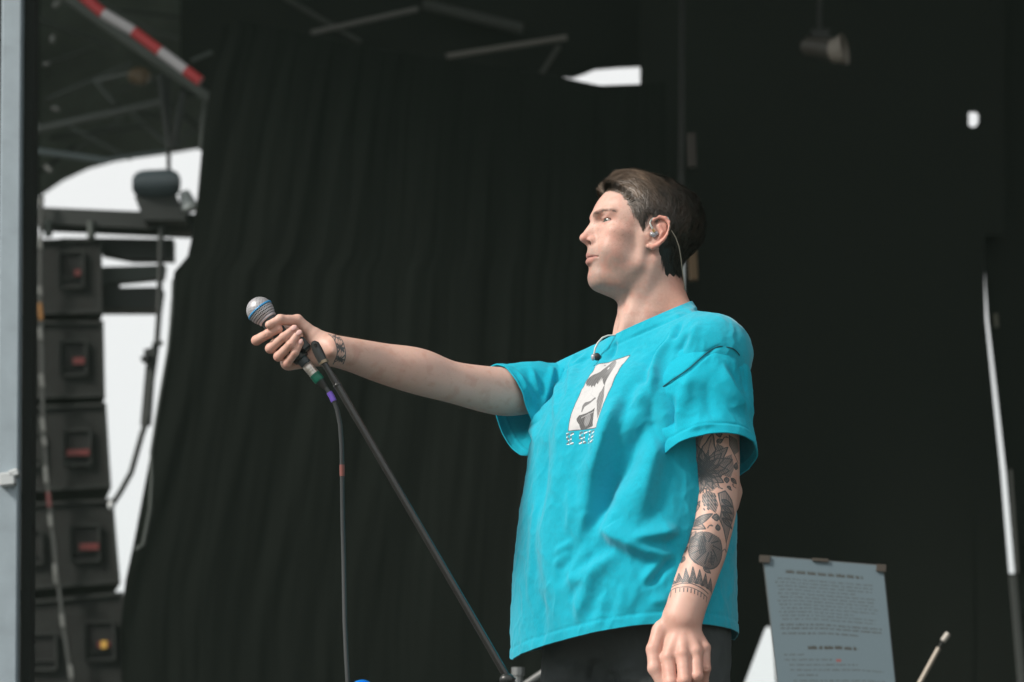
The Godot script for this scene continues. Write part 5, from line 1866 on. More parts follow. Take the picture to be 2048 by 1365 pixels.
# box from its measured front outline (top left, top right, bottom right, bottom left) and a depth
func hexa(b: MB, q: Array, z: float, deep: float, turn := 0.0) -> void:
	var f: Array = []
	var k: Array = []
	for p in q:
		var w := P(p[0], p[1], z)
		f.append(w)
		k.append(w - Vector3(turn, 0, deep))
	b.face(f[0], f[1], f[2], f[3], Vector3(0, 0, 1))
	b.face(k[0], k[1], k[2], k[3], Vector3(0, 0, -1))
	var c: Vector3 = (f[0] + f[2]) * 0.5
	for i in 4:
		var j := (i + 1) % 4
		b.face(f[i], f[j], k[j], k[i], (f[i] + f[j]) * 0.5 - c)

func quad_in(q: Array, u0: float, v0: float, u1: float, v1: float) -> Array:     # a smaller outline inside a measured one
	var r: Array = []
	for c in [[u0, v0], [u1, v0], [u1, v1], [u0, v1]]:
		var t := Vector2(q[0][0], q[0][1]).lerp(Vector2(q[1][0], q[1][1]), c[0])
		var bt := Vector2(q[3][0], q[3][1]).lerp(Vector2(q[2][0], q[2][1]), c[0])
		var p := t.lerp(bt, c[1])
		r.append([p.x, p.y])
	return r

const ZA := -4.0
func build_speakers() -> void:
	var cab := mat("speaker_paint", Color(0.0075, 0.0098, 0.0088), 0.85)
	tri_tex(cab, 3.0, noise_tex(0.02, 21, 0.7, 1.0))
	var trim := mat("speaker_trim", Color(0.0105, 0.0135, 0.0125), 0.8)
	var dark := mat("port_black", Color(0.006, 0.007, 0.007), 0.9)
	var red := mat("painted_red_glint", Color(0.12, 0.010, 0.009), 0.5)
	var steel := mat("rigging_steel", Color(0.18, 0.19, 0.18), 0.5, 0.3)
	var rows := [
		[[[30, 480], [203, 476], [205, 628], [28, 632]], [118, 505, 166, 576], [], [148, 540, 160, 552]],
		[[[28, 642], [207, 642], [210, 795], [26, 800]], [120, 684, 172, 752], [], [145, 716, 168, 729]],
		[[[24, 814], [212, 806], [222, 976], [22, 988]], [127, 862, 180, 932], [48, 868, 80, 934], [133, 900, 178, 912]],
		[[[20, 1008], [226, 998], [240, 1168], [18, 1184]], [140, 1052, 197, 1124], [44, 1062, 82, 1130], [158, 1088, 197, 1101]],
		[[[16, 1206], [246, 1184], [270, 1374], [14, 1388]], [168, 1246, 226, 1322], [54, 1270, 110, 1342], [194, 1284, 220, 1296]]]
	var say := ["topmost black loudspeaker of the hanging column at the left", "second black loudspeaker from the top of the hanging column", "middle black loudspeaker of the hanging column with a wide painted red reflection", "black loudspeaker second from the bottom of the hanging column", "lowest black loudspeaker of the hanging column with painted yellow and red glints"]
	for i in 5:
		var r: Array = rows[i]
		var q: Array = r[0]
		var ctr := P((q[0][0] + q[2][0]) * 0.5, (q[0][1] + q[2][1]) * 0.5, ZA)
		var t := thing("line_array_speaker", say[i], "loudspeaker", ctr, "loudspeakers hung in a column")
		var b := MB.new()
		hexa(b, q, ZA, 0.5, 0.11)
		part("cabinet", b, cab, t)
		for w in [r[1], r[2]]:
			if w.size() == 0:
				continue
			var sk: float = (q[2][0] - q[1][0]) * 0.32
			var inner := [[w[0], w[1]], [w[2], w[1] - 2.0], [w[2] + sk * 0.4, w[3] - 2.0], [w[0] + sk * 0.4, w[3]]]
			b = MB.new()
			hexa(b, inner, ZA + 0.006, 0.004)
			var port := part("port", b, dark, t)
			b = MB.new()
			for e in 4:
				var a: Array = inner[e]; var c: Array = inner[(e + 1) % 4]
				bar(b, a[0], a[1], c[0], c[1], ZA + 0.012, 5.0, false)
			part("trim", b, trim, port)
			b = MB.new()
			bar(b, w[0], w[3] - 18, w[2], w[3] - 20, ZA + 0.012, 3.0, false)
			part("bar", b, trim, port)
		b = MB.new()
		hexa(b, [[r[3][0], r[3][1]], [r[3][2], r[3][1] - 1], [r[3][2], r[3][3] - 1], [r[3][0], r[3][3]]], ZA + 0.02, 0.008)
		part("painted_glint", b, red, t)  # red reflection painted as a flat bar
		if i == 4:
			b = MB.new()
			hexa(b, [[201, 1283], [213, 1282], [213, 1297], [201, 1298]], ZA + 0.024, 0.003)
			part("painted_glint", b, mat("painted_yellow_glint", Color(0.6, 0.36, 0.06), 0.5), t)  # yellow highlight painted as a flat patch
		# edge strips
		b = MB.new()
		bar(b, q[0][0], q[0][1] + 4, q[1][0], q[1][1] + 4, ZA + 0.006, 6.0, false)
		bar(b, q[3][0], q[3][1] - 4, q[2][0], q[2][1] - 4, ZA + 0.006, 6.0, false)
		bar(b, q[1][0] - 3, q[1][1] + 8, q[2][0] - 3, q[2][1] - 8, ZA + 0.006, 5.0, false)
		part("edge_strip", b, trim, t)
	# rigging rail down the column
	var rail := thing("rigging_rail", "jointed steel rigging rail with bright pins running down the speaker column", "rigging", P(90, 800, ZA + 0.05))
	var way := [[84, 392], [80, 470], [80, 560], [82, 660], [84, 760], [86, 860], [93, 950], [103, 1050], [114, 1150], [126, 1250], [142, 1360], [150, 1420]]
	for i in way.size() - 1:
		var b := MB.new()
		bar(b, way[i][0], way[i][1], way[i + 1][0], way[i + 1][1], ZA + 0.05, 7.0, false)
		part("rail_segment", b, mat("dull_steel", Color(0.05, 0.056, 0.053), 0.6), rail)
	for q in [[79, 404, 12], [79, 486, 24], [79, 582, 18], [80, 624, 34], [80, 668, 24], [83, 762, 26], [85, 850, 26], [88, 884, 16], [91, 950, 34], [97, 1000, 30], [100, 1042, 24], [110, 1146, 34], [111, 1160, 14], [124, 1242, 26], [141, 1344, 26]]:
		var b := MB.new()
		bar(b, q[0] - 1, q[1] - q[2] * 0.5, q[0] + 2, q[1] + q[2] * 0.5, ZA + 0.075, 8.0, false)
		var pm := steel
		if int(q[1]) == 624: pm = mat("orange_strap", Color(0.28, 0.13, 0.03), 0.7)
		if int(q[1]) == 1000: pm = mat("red_strap", Color(0.12, 0.03, 0.03), 0.7)
		part("pin", b, pm, rail)

func build_left_rig() -> void:
	var dk := mat("dark_steel", Color(0.022, 0.027, 0.026), 0.7)
	var mid := mat("weathered_steel", Color(0.065, 0.078, 0.072), 0.7)
	var pale := mat("pale_steel", Color(0.16, 0.2, 0.21), 0.6)
	var alu := mat("aluminium", Color(0.30, 0.365, 0.41), 0.6, 0.1)
	tri_tex(alu, 4.0, noise_tex(0.01, 31, 0.92, 1.0))
	var b := MB.new()
	# near post
	var t := thing("scaffold_post", "pale blue-grey aluminium post at the left edge", "post", P(25, 1365, -1.2))
	var a0 := P(26, -60, -1.2); var a1 := P(14, 1440, -1.2)
	var d := (a0 - a1).normalized()
	var sx := d.cross(Vector3(0, 0, 1)).normalized()
	b.box((a0 + a1) * 0.5, Vector3(0.026, (a0 - a1).length() * 0.5, 0.02), Basis(-sx, d, (-sx).cross(d)), 0.004)
	part("upright", b, alu, t)
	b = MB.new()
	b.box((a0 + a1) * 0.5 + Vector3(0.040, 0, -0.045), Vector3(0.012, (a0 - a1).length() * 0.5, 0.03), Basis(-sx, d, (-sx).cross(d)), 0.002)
	part("shade_side", b, mat("painted_shade_steel", Color(0.006, 0.0075, 0.007), 1.0), t)  # dark bar painted as the shaded side of the post
	b = MB.new()
	b.box(P(15, 960, -1.17), Vector3(0.02, 0.017, 0.014), Basis(Vector3(0, 0, 1), 0.12), 0.004)
	b.box(P(28, 948, -1.17), Vector3(0.013, 0.009, 0.014), Basis(Vector3(0, 0, 1), 0.3), 0.003)
	part("clamp", b, mat("worn_alloy", Color(0.5, 0.53, 0.54), 0.5, 0.4), t)
	# the bar that carries the speakers, and bars behind
	t = thing("fly_bar", "long dark horizontal bar above the speaker column", "rigging", P(230, 432, ZA))
	b = MB.new()
	hexa(b, [[70, 414], [396, 428], [396, 462], [70, 447]], ZA + 0.02, 0.12)
	part("beam", b, dk, t)
	for q in [[182, 458], [96, 455]]:
		b = MB.new()
		b.rod(P(q[0], q[1] - 14, ZA + 0.03), P(q[0], q[1] + 18, ZA + 0.03), 8 * sc(ZA))
		part("bolt", b, mid, t)
	b = MB.new()
	hexa(b, [[120, 476], [346, 478], [346, 519], [262, 519], ], ZA - 0.1, 0.06)
	hexa(b, [[190, 476], [270, 477], [262, 520], [203, 509]], ZA - 0.11, 0.05)
	tag(part("rigging_beam", b, dk), "dark plate just under the bright slit beside the top loudspeaker", "rigging")
	b = MB.new()
	hexa(b, [[196, 534], [330, 530], [326, 556], [196, 568]], ZA - 0.12, 0.05)
	tag(part("rigging_beam", b, mid), "grey plate between the two short bright gaps", "rigging")
	b = MB.new()
	hexa(b, [[196, 576], [322, 574], [316, 618], [196, 618]], ZA - 0.1, 0.1)
	hexa(b, [[196, 560], [236, 562], [236, 578], [196, 578]], ZA - 0.13, 0.05)
	tag(part("rigging_box", b, dk), "dark boxed crossbeam above the tall bright gap", "rigging")
	# hanging lamp
	t = thing("stage_lamp", "rounded grey-blue lamp head hanging in front of the bright gap", "lamp", P(305, 370, ZA + 0.1))
	b = MB.new()
	b.tube(PackedVector3Array([P(266, 369, ZA + 0.12), P(272, 369, ZA + 0.12), P(284, 369, ZA + 0.12), P(305, 369, ZA + 0.12), P(330, 368, ZA + 0.12), P(346, 367, ZA + 0.12), P(356, 366, ZA + 0.12), P(360, 366, ZA + 0.12)]), PackedFloat32Array([0.028, 0.042, 0.051, 0.0535, 0.0535, 0.050, 0.038, 0.02]), 24)
	part("housing", b, mat("blue_grey_paint", Color(0.055, 0.078, 0.09), 0.5), t)
	b = MB.new()
	hexa(b, [[268, 392], [352, 390], [372, 440], [286, 440]], ZA + 0.13, 0.1)
	part("yoke", b, dk, t)
	b = MB.new()
	b.rod(P(368, 384, ZA + 0.1), P(380, 420, ZA + 0.1), 10 * sc(ZA), 20 * sc(ZA), 20)
	part("lens_cone", b, mat("frosted_plastic", Color(0.5, 0.56, 0.56), 0.5), t)
	b = MB.new()
	bar(b, 336, 150, 337, 345, ZA + 0.08, 9.0)
	part("hanger", b, dk, t)
	# red and white pole
	t = thing("striped_pole", "red and white striped pole slanting under the roof", "pole", P(280, 75, -3.4))
	var way := [[118, -48], [206, 27], [267, 63], [320, 103], [371, 141], [401, 163]]
	for i in 5:
		b = MB.new()
		bar(b, way[i][0], way[i][1], way[i + 1][0], way[i + 1][1], -3.4, 23.0)
		part("band", b, mat("red_paint", Color(0.36, 0.028, 0.034), 0.6) if i % 2 == 0 else mat("white_paint", Color(0.38, 0.38, 0.40), 0.6), t)
	# roof steel
	var beams := [
		[90, -36, 418, 196, -3.6, 22, mid, "grey roof bar running just below the striped pole"],
		[60, 262, 322, 205, -4.6, 15, mat("dusty_steel", Color(0.11, 0.125, 0.118), 0.7), "pale roof bar rising from the post towards the lamp hanger"],
		[188, 163, 275, 143, -4.4, 9, mat("dusty_steel", Color(0.11, 0.125, 0.118), 0.7), "short pale roof bar left of the brown lamp"],
		[190, 163, 228, 208, -4.4, 9, mid, "short brace slanting down from the short pale bar"],
		[60, 300, 215, 322, -4.7, 13, pale, "thin pale blue strip under the roof edge, nearest the post"],
		[200, 322, 330, 304, -4.8, 10, pale, "thin pale strip under the roof edge, by the lamp hanger"],
		[262, 226, 336, 290, -4.7, 10, mid, "roof brace slanting down to the lamp hanger"],
		[140, 255, 262, 318, -4.8, 9, mid, "lower roof brace slanting to the bright gap"],
		[320, 150, 340, 298, -3.9, 15, dk, "dark upright drop pole above the hanging lamp"],
		[366, 185, 346, 296, -3.9, 15, dk, "dark drop pole leaning beside the upright one"],
		[410, 190, 401, 300, -3.7, 9, mid, "thin pale pole along the curtain's upper edge"],
		[382, 122, 424, 104, -3.7, 8, mid, "short bar reaching to the curtain's top corner"],
		[622, 66, 836, 18, -4.1, 11, mat("dull_pale_steel", Color(0.12, 0.12, 0.112), 0.7), "faint pale bar above the curtain, upper one"],
		[893, 113, 1134, 75, -4.1, 12, mat("dull_pale_steel", Color(0.15, 0.145, 0.13), 0.7), "pale bar above the curtain, beside the bright roof gap"],
		[846, 8, 1046, 58, -4.15, 24, mat("soot_steel", Color(0.036, 0.04, 0.036), 0.8), "broad dull beam above the curtain"],
		[560, -10, 720, 84, -4.12, 10, mat("soot_steel", Color(0.036, 0.04, 0.036), 0.8), "thin dull brace above the curtain"],
		[1084, 146, 1118, 92, -4.1, 10, mat("soot_steel", Color(0.05, 0.052, 0.046), 0.8), "short dull strut left of the bright roof gap"]]
	for q in beams:
		b = MB.new()
		bar(b, q[0], q[1], q[2], q[3], q[4], q[5], true)
		tag(part("roof_bar", b, q[6]), q[7], "roof bar", "bars under the stage roof")
	var more := [[78, 40, 230, 96, 9], [150, -20, 300, 60, 8], [86, 130, 190, 96, 8], [90, 200, 262, 128, 10], [230, 20, 420, 40, 8], [300, 62, 432, 98, 9], [100, 276, 300, 250, 8], [150, 300, 246, 236, 7], [222, 210, 330, 236, 8], [240, 180, 330, 150, 7], [340, 205, 404, 262, 9], [352, 300, 402, 232, 8], [80, 345, 150, 290, 8], [96, 90, 96, 160, 6], [120, 8, 118, 80, 7]]
	var more_say := ["dim roof bar sloping down from the post's top to the striped pole", "dim roof bar crossing behind the first white band of the striped pole", "short dim bar rising from the post towards the striped pole", "long dim bar rising from the post to the brown lamp", "nearly level dim bar above the striped pole at the top of the picture", "dim bar above the lower red band of the striped pole", "nearly level dim bar just below the pale rising roof bar", "thin dim brace rising from the roof edge to the pale rising bar", "dim bar sloping from the middle of the pale bar to the drop pole", "dim bar under the brown lamp running to the upright drop pole", "dim brace sloping right from the drop pole to the curtain edge", "dim brace rising right beside the curtain edge", "dim brace at the left end of the bright arc", "thin upright bar beside the post, lower of two", "thin upright bar beside the post, upper of two"]
	for i in more.size():
		var q: Array = more[i]
		b = MB.new()
		bar(b, q[0], q[1], q[2], q[3], -4.9 - 0.05 * i, q[4])
		tag(part("roof_bar", b, mid if i % 2 else mat("soot_steel", Color(0.03, 0.037, 0.034), 0.8)), more_say[i], "roof bar", "dim bars in the tangle of roof steel")
	for q in [[112, 8, 9, "topmost"], [104, 78, 8, "second from the top"], [92, 128, 7, "third from the top"], [60, 212, 9, "nearest the post"], [110, 218, 8, "by the pale bar"], [66, 250, 10, "by the blue strip"], [96, 338, 9, "lowest"]]:
		b = MB.new()
		b.box(P(q[0], q[1], -4.2), Vector3(q[2], q[2] * 0.55, q[2] * 0.6) * sc(-4.2), Basis(Vector3(0, 0, 1), q[1] * 0.1), 0.003)
		tag(part("bar_clamp", b, mat("clamp_alloy", Color(0.17, 0.18, 0.17), 0.5, 0.3)), "small pale clamp on the roof steel beside the left post, " + q[3], "clamp", "pale clamps beside the left post")
	b = MB.new()
	b.sphere(P(278, 152, -4.3), Vector3(0.045, 0.034, 0.035))
	b.sphere(P(284, 160, -4.27), Vector3(0.022, 0.018, 0.02))
	tag(part("work_lamp", b, mat("brown_plastic", Color(0.11, 0.075, 0.04), 0.5)), "small brown lamp under the roof below the striped pole", "lamp")
	# rope and clamp in the bright gap
	t = thing("hoist_cable", "dark cable with a clamp hanging down the tall bright gap", "cable", P(300, 700, -3.9))
	b = MB.new()
	var w: Array = [[322, 455], [320, 540], [318, 620], [313, 690], [303, 760], [297, 830], [283, 870], [262, 945], [240, 985], [222, 1012]]
	var pts := PackedVector3Array()
	for q in w:
		pts.append(P(q[0], q[1], -3.9))
	b.tube(pts, PackedFloat32Array([6.0 * sc(-3.9)]), 8)
	part("rope", b, dk, t)
	b = MB.new()
	hexa(b, [[286, 700], [312, 692], [308, 720], [290, 716]], -3.88, 0.05)
	hexa(b, [[280, 714], [298, 706], [290, 724], [282, 722]], -3.87, 0.04)
	b.rod(P(304, 690, -3.88), P(325, 686, -3.88), 5 * sc(-3.9))
	part("clamp", b, dk, t)
	b = MB.new()
	hexa(b, [[292, 715], [310, 712], [300, 850], [280, 850]], -3.92, 0.03)
	part("strap", b, dk, t)
	b = MB.new()
	b.sphere(P(222, 1012, -3.88), Vector3(7, 9, 6) * sc(-3.9))
	part("ring", b, mat("worn_alloy", Color(0.5, 0.53, 0.54), 0.5, 0.4), t)
	b = MB.new()
	pts = PackedVector3Array()
	for q in [[346, 560], [344, 620], [336, 700], [322, 780], [312, 840], [302, 905], [303, 960], [300, 1020], [286, 1090], [270, 1100]]:
		pts.append(P(q[0], q[1], -3.15))
	b.tube(pts, PackedFloat32Array([3.2 * sc(-3.15)]), 8)
	tag(part("slack_cable", b, mid), "thin slack cable looping along the curtain's left edge", "cable")

func build_right_things() -> void:
	var dk := mat("black_metal", Color(0.012, 0.013, 0.012), 0.7)
	# par lamp
	var t := thing("par_lamp", "small black can lamp with a pale front ring high at the right", "lamp", P(1650, 100, -3.2))
	var b := MB.new()
	var p0 := P(1612, 92, -3.2); var p1 := P(1672, 100, -3.15)
	b.tube(PackedVector3Array([p0 - (p1 - p0) * 0.12, p0, p0.lerp(p1, 0.5), p1]), PackedFloat32Array([0.016, 0.032, 0.036, 0.04]), 24)
	part("can", b, mat("can_paint", Color(0.045, 0.04, 0.034), 0.5), t)
	b = MB.new()
	b.tube(PackedVector3Array([P(1668, 102, -3.14), P(1676, 101, -3.13), P(1690, 98, -3.12)]), PackedFloat32Array([0.041, 0.043, 0.054]), 28, false)
	part("front_ring", b, mat("ring_paint", Color(0.24, 0.215, 0.185), 0.6), t)
	b = MB.new()
	bar(b, 1640, 62, 1642, 96, -3.2, 40.0, false)
	bar(b, 1640, -60, 1640, 66, -3.22, 10.0)
	part("yoke", b, dk, t)
	# dark pole; its pale lower part is added for a sliver of sky
	t = thing("stage_post", "slim post behind the neck with a pale lower part painted for a sliver of sky", "post", P(1355, 1365, -2.6))
	b = MB.new()
	bar(b, 1363, 472, 1361, 1400, -2.6, 14.0, false)
	part("upright", b, mat("painted_sky_grey", Color(0.45, 0.5, 0.52), 0.5), t)
	b = MB.new()
	bar(b, 1365, -60, 1363, 472, -2.6, 12.0, false)
	part("sleeve", b, mat("dark_sleeve", Color(0.009, 0.0105, 0.01), 0.95), t)
	for q in [[1385, 502, 1388, 562, Color(0.055, 0.033, 0.012), "short brown strap hanging right behind the head"], [1383, 268, 1385, 336, Color(0.014, 0.0105, 0.008), "dim brown strap hanging above the head"]]:
		b = MB.new()
		bar(b, q[0], q[1], q[2], q[3], -2.55, 17.0, false)
		tag(part("strap", b, mat("brown_webbing", q[4], 0.8)), q[5], "strap")
	# notice board
	t = thing("notice_board", "tilted blue-grey board with printed lines of text, at the lower right", "sign", P(1650, 1365, -1.1))
	var zc := -1.1
	b = MB.new()
	var q4 := [[1525, 1111], [1768, 1131], [1800, 1440], [1563, 1440]]
	hexa(b, q4, zc, 0.006)
	part("board", b, mat("sign_backing", Color(0.1, 0.11, 0.11), 0.7), t)
	b = MB.new()
	var f: Array = []
	for q in quad_in(q4, 0.008, 0.006, 0.992, 0.994):
		f.append(P(q[0], q[1], zc + 0.003))
	b.face(f[0], f[1], f[2], f[3], Vector3(0, 0, 1))
	for i in 4:
		b.uv[i] = [Vector2(0, 0), Vector2(1, 0), Vector2(1, 1), Vector2(0, 1)][i]
	var pm := mat("printed_sheet", Color(1, 1, 1), 0.6)
	pm.albedo_texture = sheet_text()
	pm.texture_repeat = false
	part("printed_sheet", b, pm, t)
	for q in [[1530, 1119, 13, 9], [1763, 1137, 12, 9], [1641, 1121, 20, 4]]:
		b = MB.new()
		b.box(P(q[0], q[1], zc + 0.006), Vector3(q[2], q[3], 2.5) * sc(zc) * 0.8, Basis(Vector3(0, 0, 1), -0.08), 0.0008)
		part("tape", b, mat("brown_tape", Color(0.06, 0.05, 0.04), 0.7), t)
	# boom rod with a tip
	t = thing("cymbal_rod", "thin pale metal rod with a knob, poking up at the lower right", "rod", P(1840, 1365, -1.6))
	b = MB.new()
	bar(b, 1878, 1297, 1800, 1440, -1.6, 9.0)
	part("rod", b, mat("tan_metal", Color(0.36, 0.32, 0.27), 0.5, 0.2), t)
	b = MB.new()
	bar(b, 1897, 1268, 1886, 1283, -1.6, 11.0)
	part("knob", b, mat("bone_plastic", Color(0.42, 0.4, 0.36), 0.5), t)
	b = MB.new()
	bar(b, 1890, 1276, 1877, 1299, -1.6, 5.0)
	part("neck", b, dk, t)
	# grey strip beside the slit
	b = MB.new()
	bar(b, 2026, 1152, 2052, 1460, -3.3, 13.0, false)
	tag(part("cloth_strip", b, mat("grey_webbing", Color(0.065, 0.072, 0.068), 0.8)), "dull grey strip below the bright slit at the right", "strip")
	b = MB.new()
	bar(b, 2022, 940, 2036, 1146, -3.3, 5.0, false)
	tag(part("cloth_strip", b, mat("grey_webbing", Color(0.1, 0.105, 0.095), 0.8)), "thin grey edging just right of the bright slit", "strip")
	b = MB.new()
	bar(b, 1992, 628, 1994, 655, -3.3, 8.0, false)
	tag(part("tie", b, mat("tan_cloth", Color(0.08, 0.08, 0.06), 0.8)), "small tan tie at the top of the bright slit", "tie")
	# hardware at the bottom edge
	t = thing("hardware_stand", "blurred grey stand fitting between the microphone stand and the shirt hem", "stand", P(1036, 1400, -0.9))
	b = MB.new()
	b.rod(P(1036, 1345, -0.9), P(1034, 1500, -0.9), 0.012)
	b.rod(P(1036, 1336, -0.9), P(1036, 1352, -0.9), 0.0155)
	part("post", b, mat("zinc", Color(0.22, 0.23, 0.23), 0.4, 0.6), t)
	b = MB.new()
	bar(b, 1046, 1376, 1120, 1326, -0.95, 20.0)
	part("arm", b, mat("zinc_dark", Color(0.13, 0.135, 0.135), 0.45, 0.5), t)
	t = thing("blue_knob_stand", "rounded bright blue top just showing at the bottom edge", "stand", P(724, 1385, -0.3))
	b = MB.new()
	b.sphere(P(724, 1385, -0.3), Vector3(26, 24, 26) * sc(-0.3))
	part("top", b, mat("blue_plastic", Color(0.0, 0.16, 0.62), 0.4), t)
	b = MB.new()
	b.rod(P(724, 1398, -0.3), Vector3(P(724, 1398, -0.3).x, 0.0, -0.3), 0.012)
	part("pole", b, dk, t)

func sheet_text() -> ImageTexture:
	var rng := RandomNumberGenerator.new()
	rng.seed = 9
	var w := 512
	var h := 700
	var im := Image.create(w, h, false, Image.FORMAT_RGB8)
	im.fill(Color(0.135, 0.19, 0.22).linear_to_srgb())
	# lines of print too small to read: [top, height, left, right, strength]
	var rows := [[52, 18, 90, 420, 0.85]]
	for y in [92, 108, 124, 140, 157, 173, 189, 205, 221, 237, 253, 269]:
		rows.append([y, 8, 40 + (y % 3) * 6, 470 - (90 if y == 140 or y == 237 else 0) - (y % 5) * 4, 0.42])
	for y in [292, 308]:
		rows.append([y, 9, 40, 480, 0.6])
	rows.append([330, 9, 44, 380, 0.6])
	rows.append([386, 18, 150, 370, 0.95])
	for q in [[422, 40, 130], [444, 40, 250], [466, 60, 360], [488, 60, 470], [510, 90, 180], [534, 70, 470], [556, 40, 440], [580, 60, 470], [604, 40, 420], [628, 60, 470], [652, 50, 330]]:
		rows.append([q[0], 8, q[1], q[2], 0.45])
	for r in rows:
		var x: float = r[2]
		while x < r[3]:
			var wl := rng.randf_range(10, 42)
			var y0: int = r[0]
			for px in range(int(x), int(minf(x + wl, r[3]))):
				var up := rng.randf_range(0.45, 1.0)
				for py in range(y0 + int((1.0 - up) * r[1]), y0 + int(r[1])):
					if rng.randf() < r[4]:
						im.set_pixel(px, py, Color(0.05, 0.05, 0.045).linear_to_srgb())
			x += wl + 7
	im.fill_rect(Rect2i(268, 446, 22, 12), Color(0.26, 0.09, 0.09).linear_to_srgb())
	return ImageTexture.create_from_image(im)

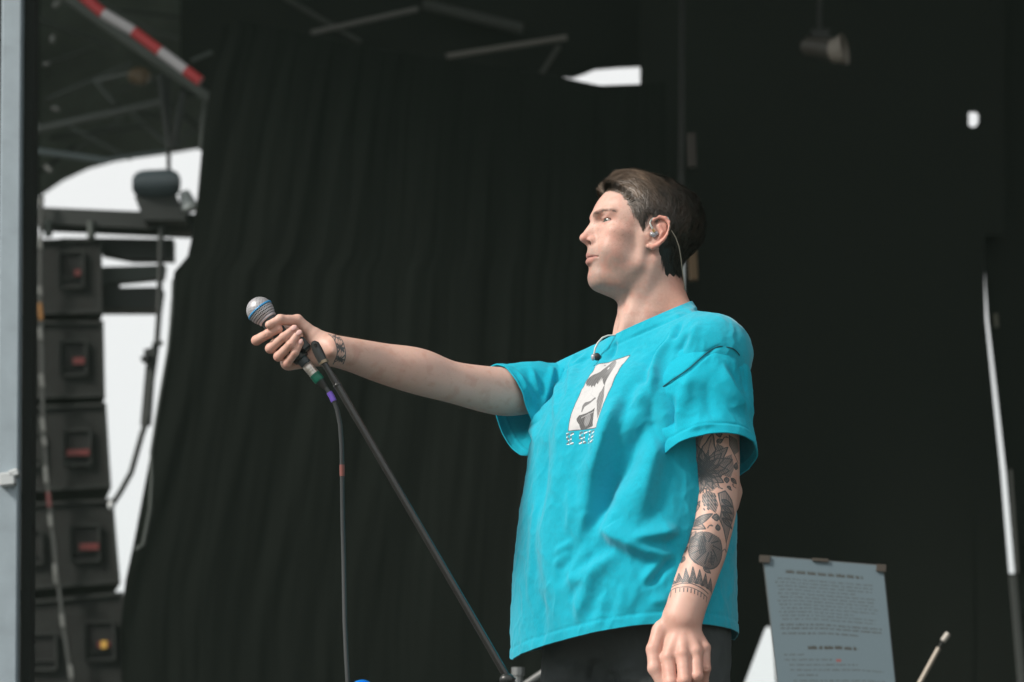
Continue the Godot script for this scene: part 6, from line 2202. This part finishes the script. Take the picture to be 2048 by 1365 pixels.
func build_stage() -> void:
	var black := mat("black_drape", Color(0.014, 0.0165, 0.0142), 0.95)
	black.metallic_specular = 0.15
	var drape2 := mat("black_drape", Color(0.0075, 0.0095, 0.0082), 0.95)
	drape2.metallic_specular = 0.15
	var b := MB.new()
	# crowd ground and stage floor
	b.box(Vector3(0, -1.35, -20), Vector3(120, 0.05, 120))
	var gm := mat("dry_ground", Color(0.2, 0.185, 0.155), 0.95)
	tri_tex(gm, 0.7, noise_tex(0.03, 41, 0.6, 1.0))
	tag(part("ground", b, gm), "", "", "", "structure")
	b = MB.new()
	b.box(Vector3(0.5, -0.65, -3.1), Vector3(5.6, 0.65, 4.2))
	tag(part("stage_floor", b, mat("stage_ply", Color(0.035, 0.035, 0.033), 0.7)), "", "", "", "structure")
	# roof sheet: the back edge is the arc above the bright gap
	var edge := [[-700, 760], [-300, 590], [0, 436], [80, 394], [118, 367], [150, 346], [200, 331], [250, 319], [330, 309], [403, 297], [520, 280], [700, 240], [900, 180], [1060, 140], [1120, 120], [1180, 100], [1400, 90], [2000, 70], [2600, 50]]
	var g: Array = []
	for i in 25:
		var row: Array = []
		var v := i / 24.0
		for j in 65:
			var x := lerpf(-700, 2600, j / 64.0)
			var p := P(x, lerp_path_x(edge, x), -6.2)
			var q := Vector3(p.x * 0.75, 6.3 + 0.12 * sin(p.x * 1.3), 1.0)
			var r := p.lerp(q, v)
			r.y += 0.5 * sin(PI * v) + 0.03 * sin(p.x * 5.0 + v * 9.0) * sin(PI * v)
			row.append(r)
		g.append(row)
	b.v.clear()
	b = MB.new()
	b.grid(g)
	var up := MB.new()
	for row in g:
		for j in row.size():
			row[j] += Vector3(0, 0.04, 0)
	b.grid(g, true)
	var rm := mat("roof_tarpaulin", Color(0.14, 0.18, 0.155), 0.85)
	tri_tex(rm, 0.6, noise_tex(0.02, 51, 0.6, 1.0))
	tag(part("stage_roof", b, rm), "dark green tarpaulin roof over the stage", "stage roof")
	# back and side drapes
	tag(part("back_drape", slab([[360, -420], [1290, -420], [1290, 131], [1240, 133], [1190, 137], [1168, 146], [1145, 154], [1128, 152], [1100, 190], [360, 190]], -4.25, 0.02), black), "black cloth hung high between the curtain and the roof bars", "drape")
	tag(part("back_drape", slab([[-900, -200], [77, -200], [77, 392], [70, 470], [60, 1700], [-900, 1700]], -5.0, 0.02), black), "black cloth behind the left post and the speaker column", "drape")
	tag(part("back_drape", slab([[1281, -420], [1948, -420], [1948, 222], [1942, 221], [1938, 226], [1938, 250], [1943, 254], [1948, 254], [1948, 1700], [1575, 1700], [1546, 1258], [1536, 1252], [1530, 1260], [1440, 1500], [1380, 1700], [1281, 1700]], -3.7, 0.02), black), "broad black cloth behind the singer's back with a slanting open wedge", "drape")
	tag(part("back_drape", slab([[1948, -420], [2010, -420], [2010, 470], [1967, 470], [1972, 640], [1988, 800], [2003, 950], [2019, 1148], [2120, 1148], [2120, 1700], [1948, 1700], [1948, 254], [1953, 252], [1959, 243], [1959, 226], [1953, 221], [1948, 222]], -3.705, 0.02), black), "narrow black cloth left of the bright slit, with a small torn hole", "drape")
	tag(part("back_drape", slab([[1968, -420], [3300, -420], [3300, 1700], [2046, 1700], [2032, 1148], [2015, 950], [1998, 800], [1979, 640], [1969.5, 520], [1968, 470]], -3.8, 0.02), black), "black cloth right of the bright slit", "drape")
	b = MB.new()
	b.box(Vector3(3.9, 2.4, -1.3), Vector3(0.03, 3.7, 2.5))
	tag(part("added_side_drape", b, black), "unseen black cloth added at the right of the stage to cut fill light", "drape")  # unseen cloth added to keep fill light off from the right
	curtain("stage_curtain", "large black pleated curtain behind the outstretched arm", [[432, -20], [445, 60], [424, 150], [410, 240], [403, 297], [394, 395], [384, 470], [374, 515], [348, 542], [341, 600], [335, 690], [325, 760], [313, 840], [301, 905], [286, 985], [268, 1080], [250, 1163], [240, 1260], [246, 1500]], [[1330, -20], [1345, 1500]], [[432, 52], [470, 40], [560, 58], [700, 90], [880, 116], [1100, 150], [1200, 171], [1286, 168], [1345, 160]], 1480, -3.3, 3, 0.010, drape2)
	build_left_rig()
	build_speakers()
	build_right_things()

func _ready() -> void:
	# camera
	var cam := Camera3D.new()
	cam.name = "camera"
	var half := 682.5 / FOCAL
	var at := CameraAttributesPhysical.new()
	at.frustum_focal_length = 12.0 / half
	at.frustum_focus_distance = 4.86
	at.frustum_near = 0.05; at.frustum_far = 400.0
	at.exposure_aperture = 3.2
	cam.attributes = at
	cam.fov = rad_to_deg(2.0 * atan(half))
	cam.near = 0.05; cam.far = 400.0
	add_child(cam)
	cam.position = cP
	cam.rotation_degrees = Vector3(PITCH, 0, 0)
	# overcast sky, a broad soft sun from the front left
	var env := Environment.new()
	var sky := Sky.new()
	var sm := ProceduralSkyMaterial.new()
	sm.sky_top_color = Color(1.0, 1.0, 1.0); sm.sky_horizon_color = Color(0.95, 0.965, 0.97); sm.sky_curve = 0.2
	sm.ground_bottom_color = Color(0.25, 0.25, 0.25); sm.ground_horizon_color = Color(0.55, 0.56, 0.56)
	sm.sun_angle_max = 1.0
	sky.sky_material = sm
	env.sky = sky
	env.background_mode = Environment.BG_SKY
	env.background_energy_multiplier = 0.31
	env.tonemap_mode = Environment.TONE_MAPPER_LINEAR
	env.tonemap_exposure = 3.0
	env.fog_enabled = true
	env.fog_density = 0.0015
	env.fog_light_color = Color(0.82, 0.95, 0.88)
	env.sdfgi_enabled = true; env.ssao_enabled = true; env.ssil_enabled = true
	var we := WorldEnvironment.new()
	we.name = "world_environment"
	we.environment = env
	add_child(we)
	var sun := DirectionalLight3D.new()
	sun.name = "sun"
	sun.light_energy = 0.5
	sun.light_angular_distance = 12.0
	sun.light_color = Color(1.0, 0.97, 0.93)
	sun.shadow_enabled = true
	add_child(sun)
	sun.look_at_from_position(Vector3.ZERO, Vector3(0.68, -0.64, -0.35))
	build_stage()
	build_person()
	build_microphone()
	build_earphones()
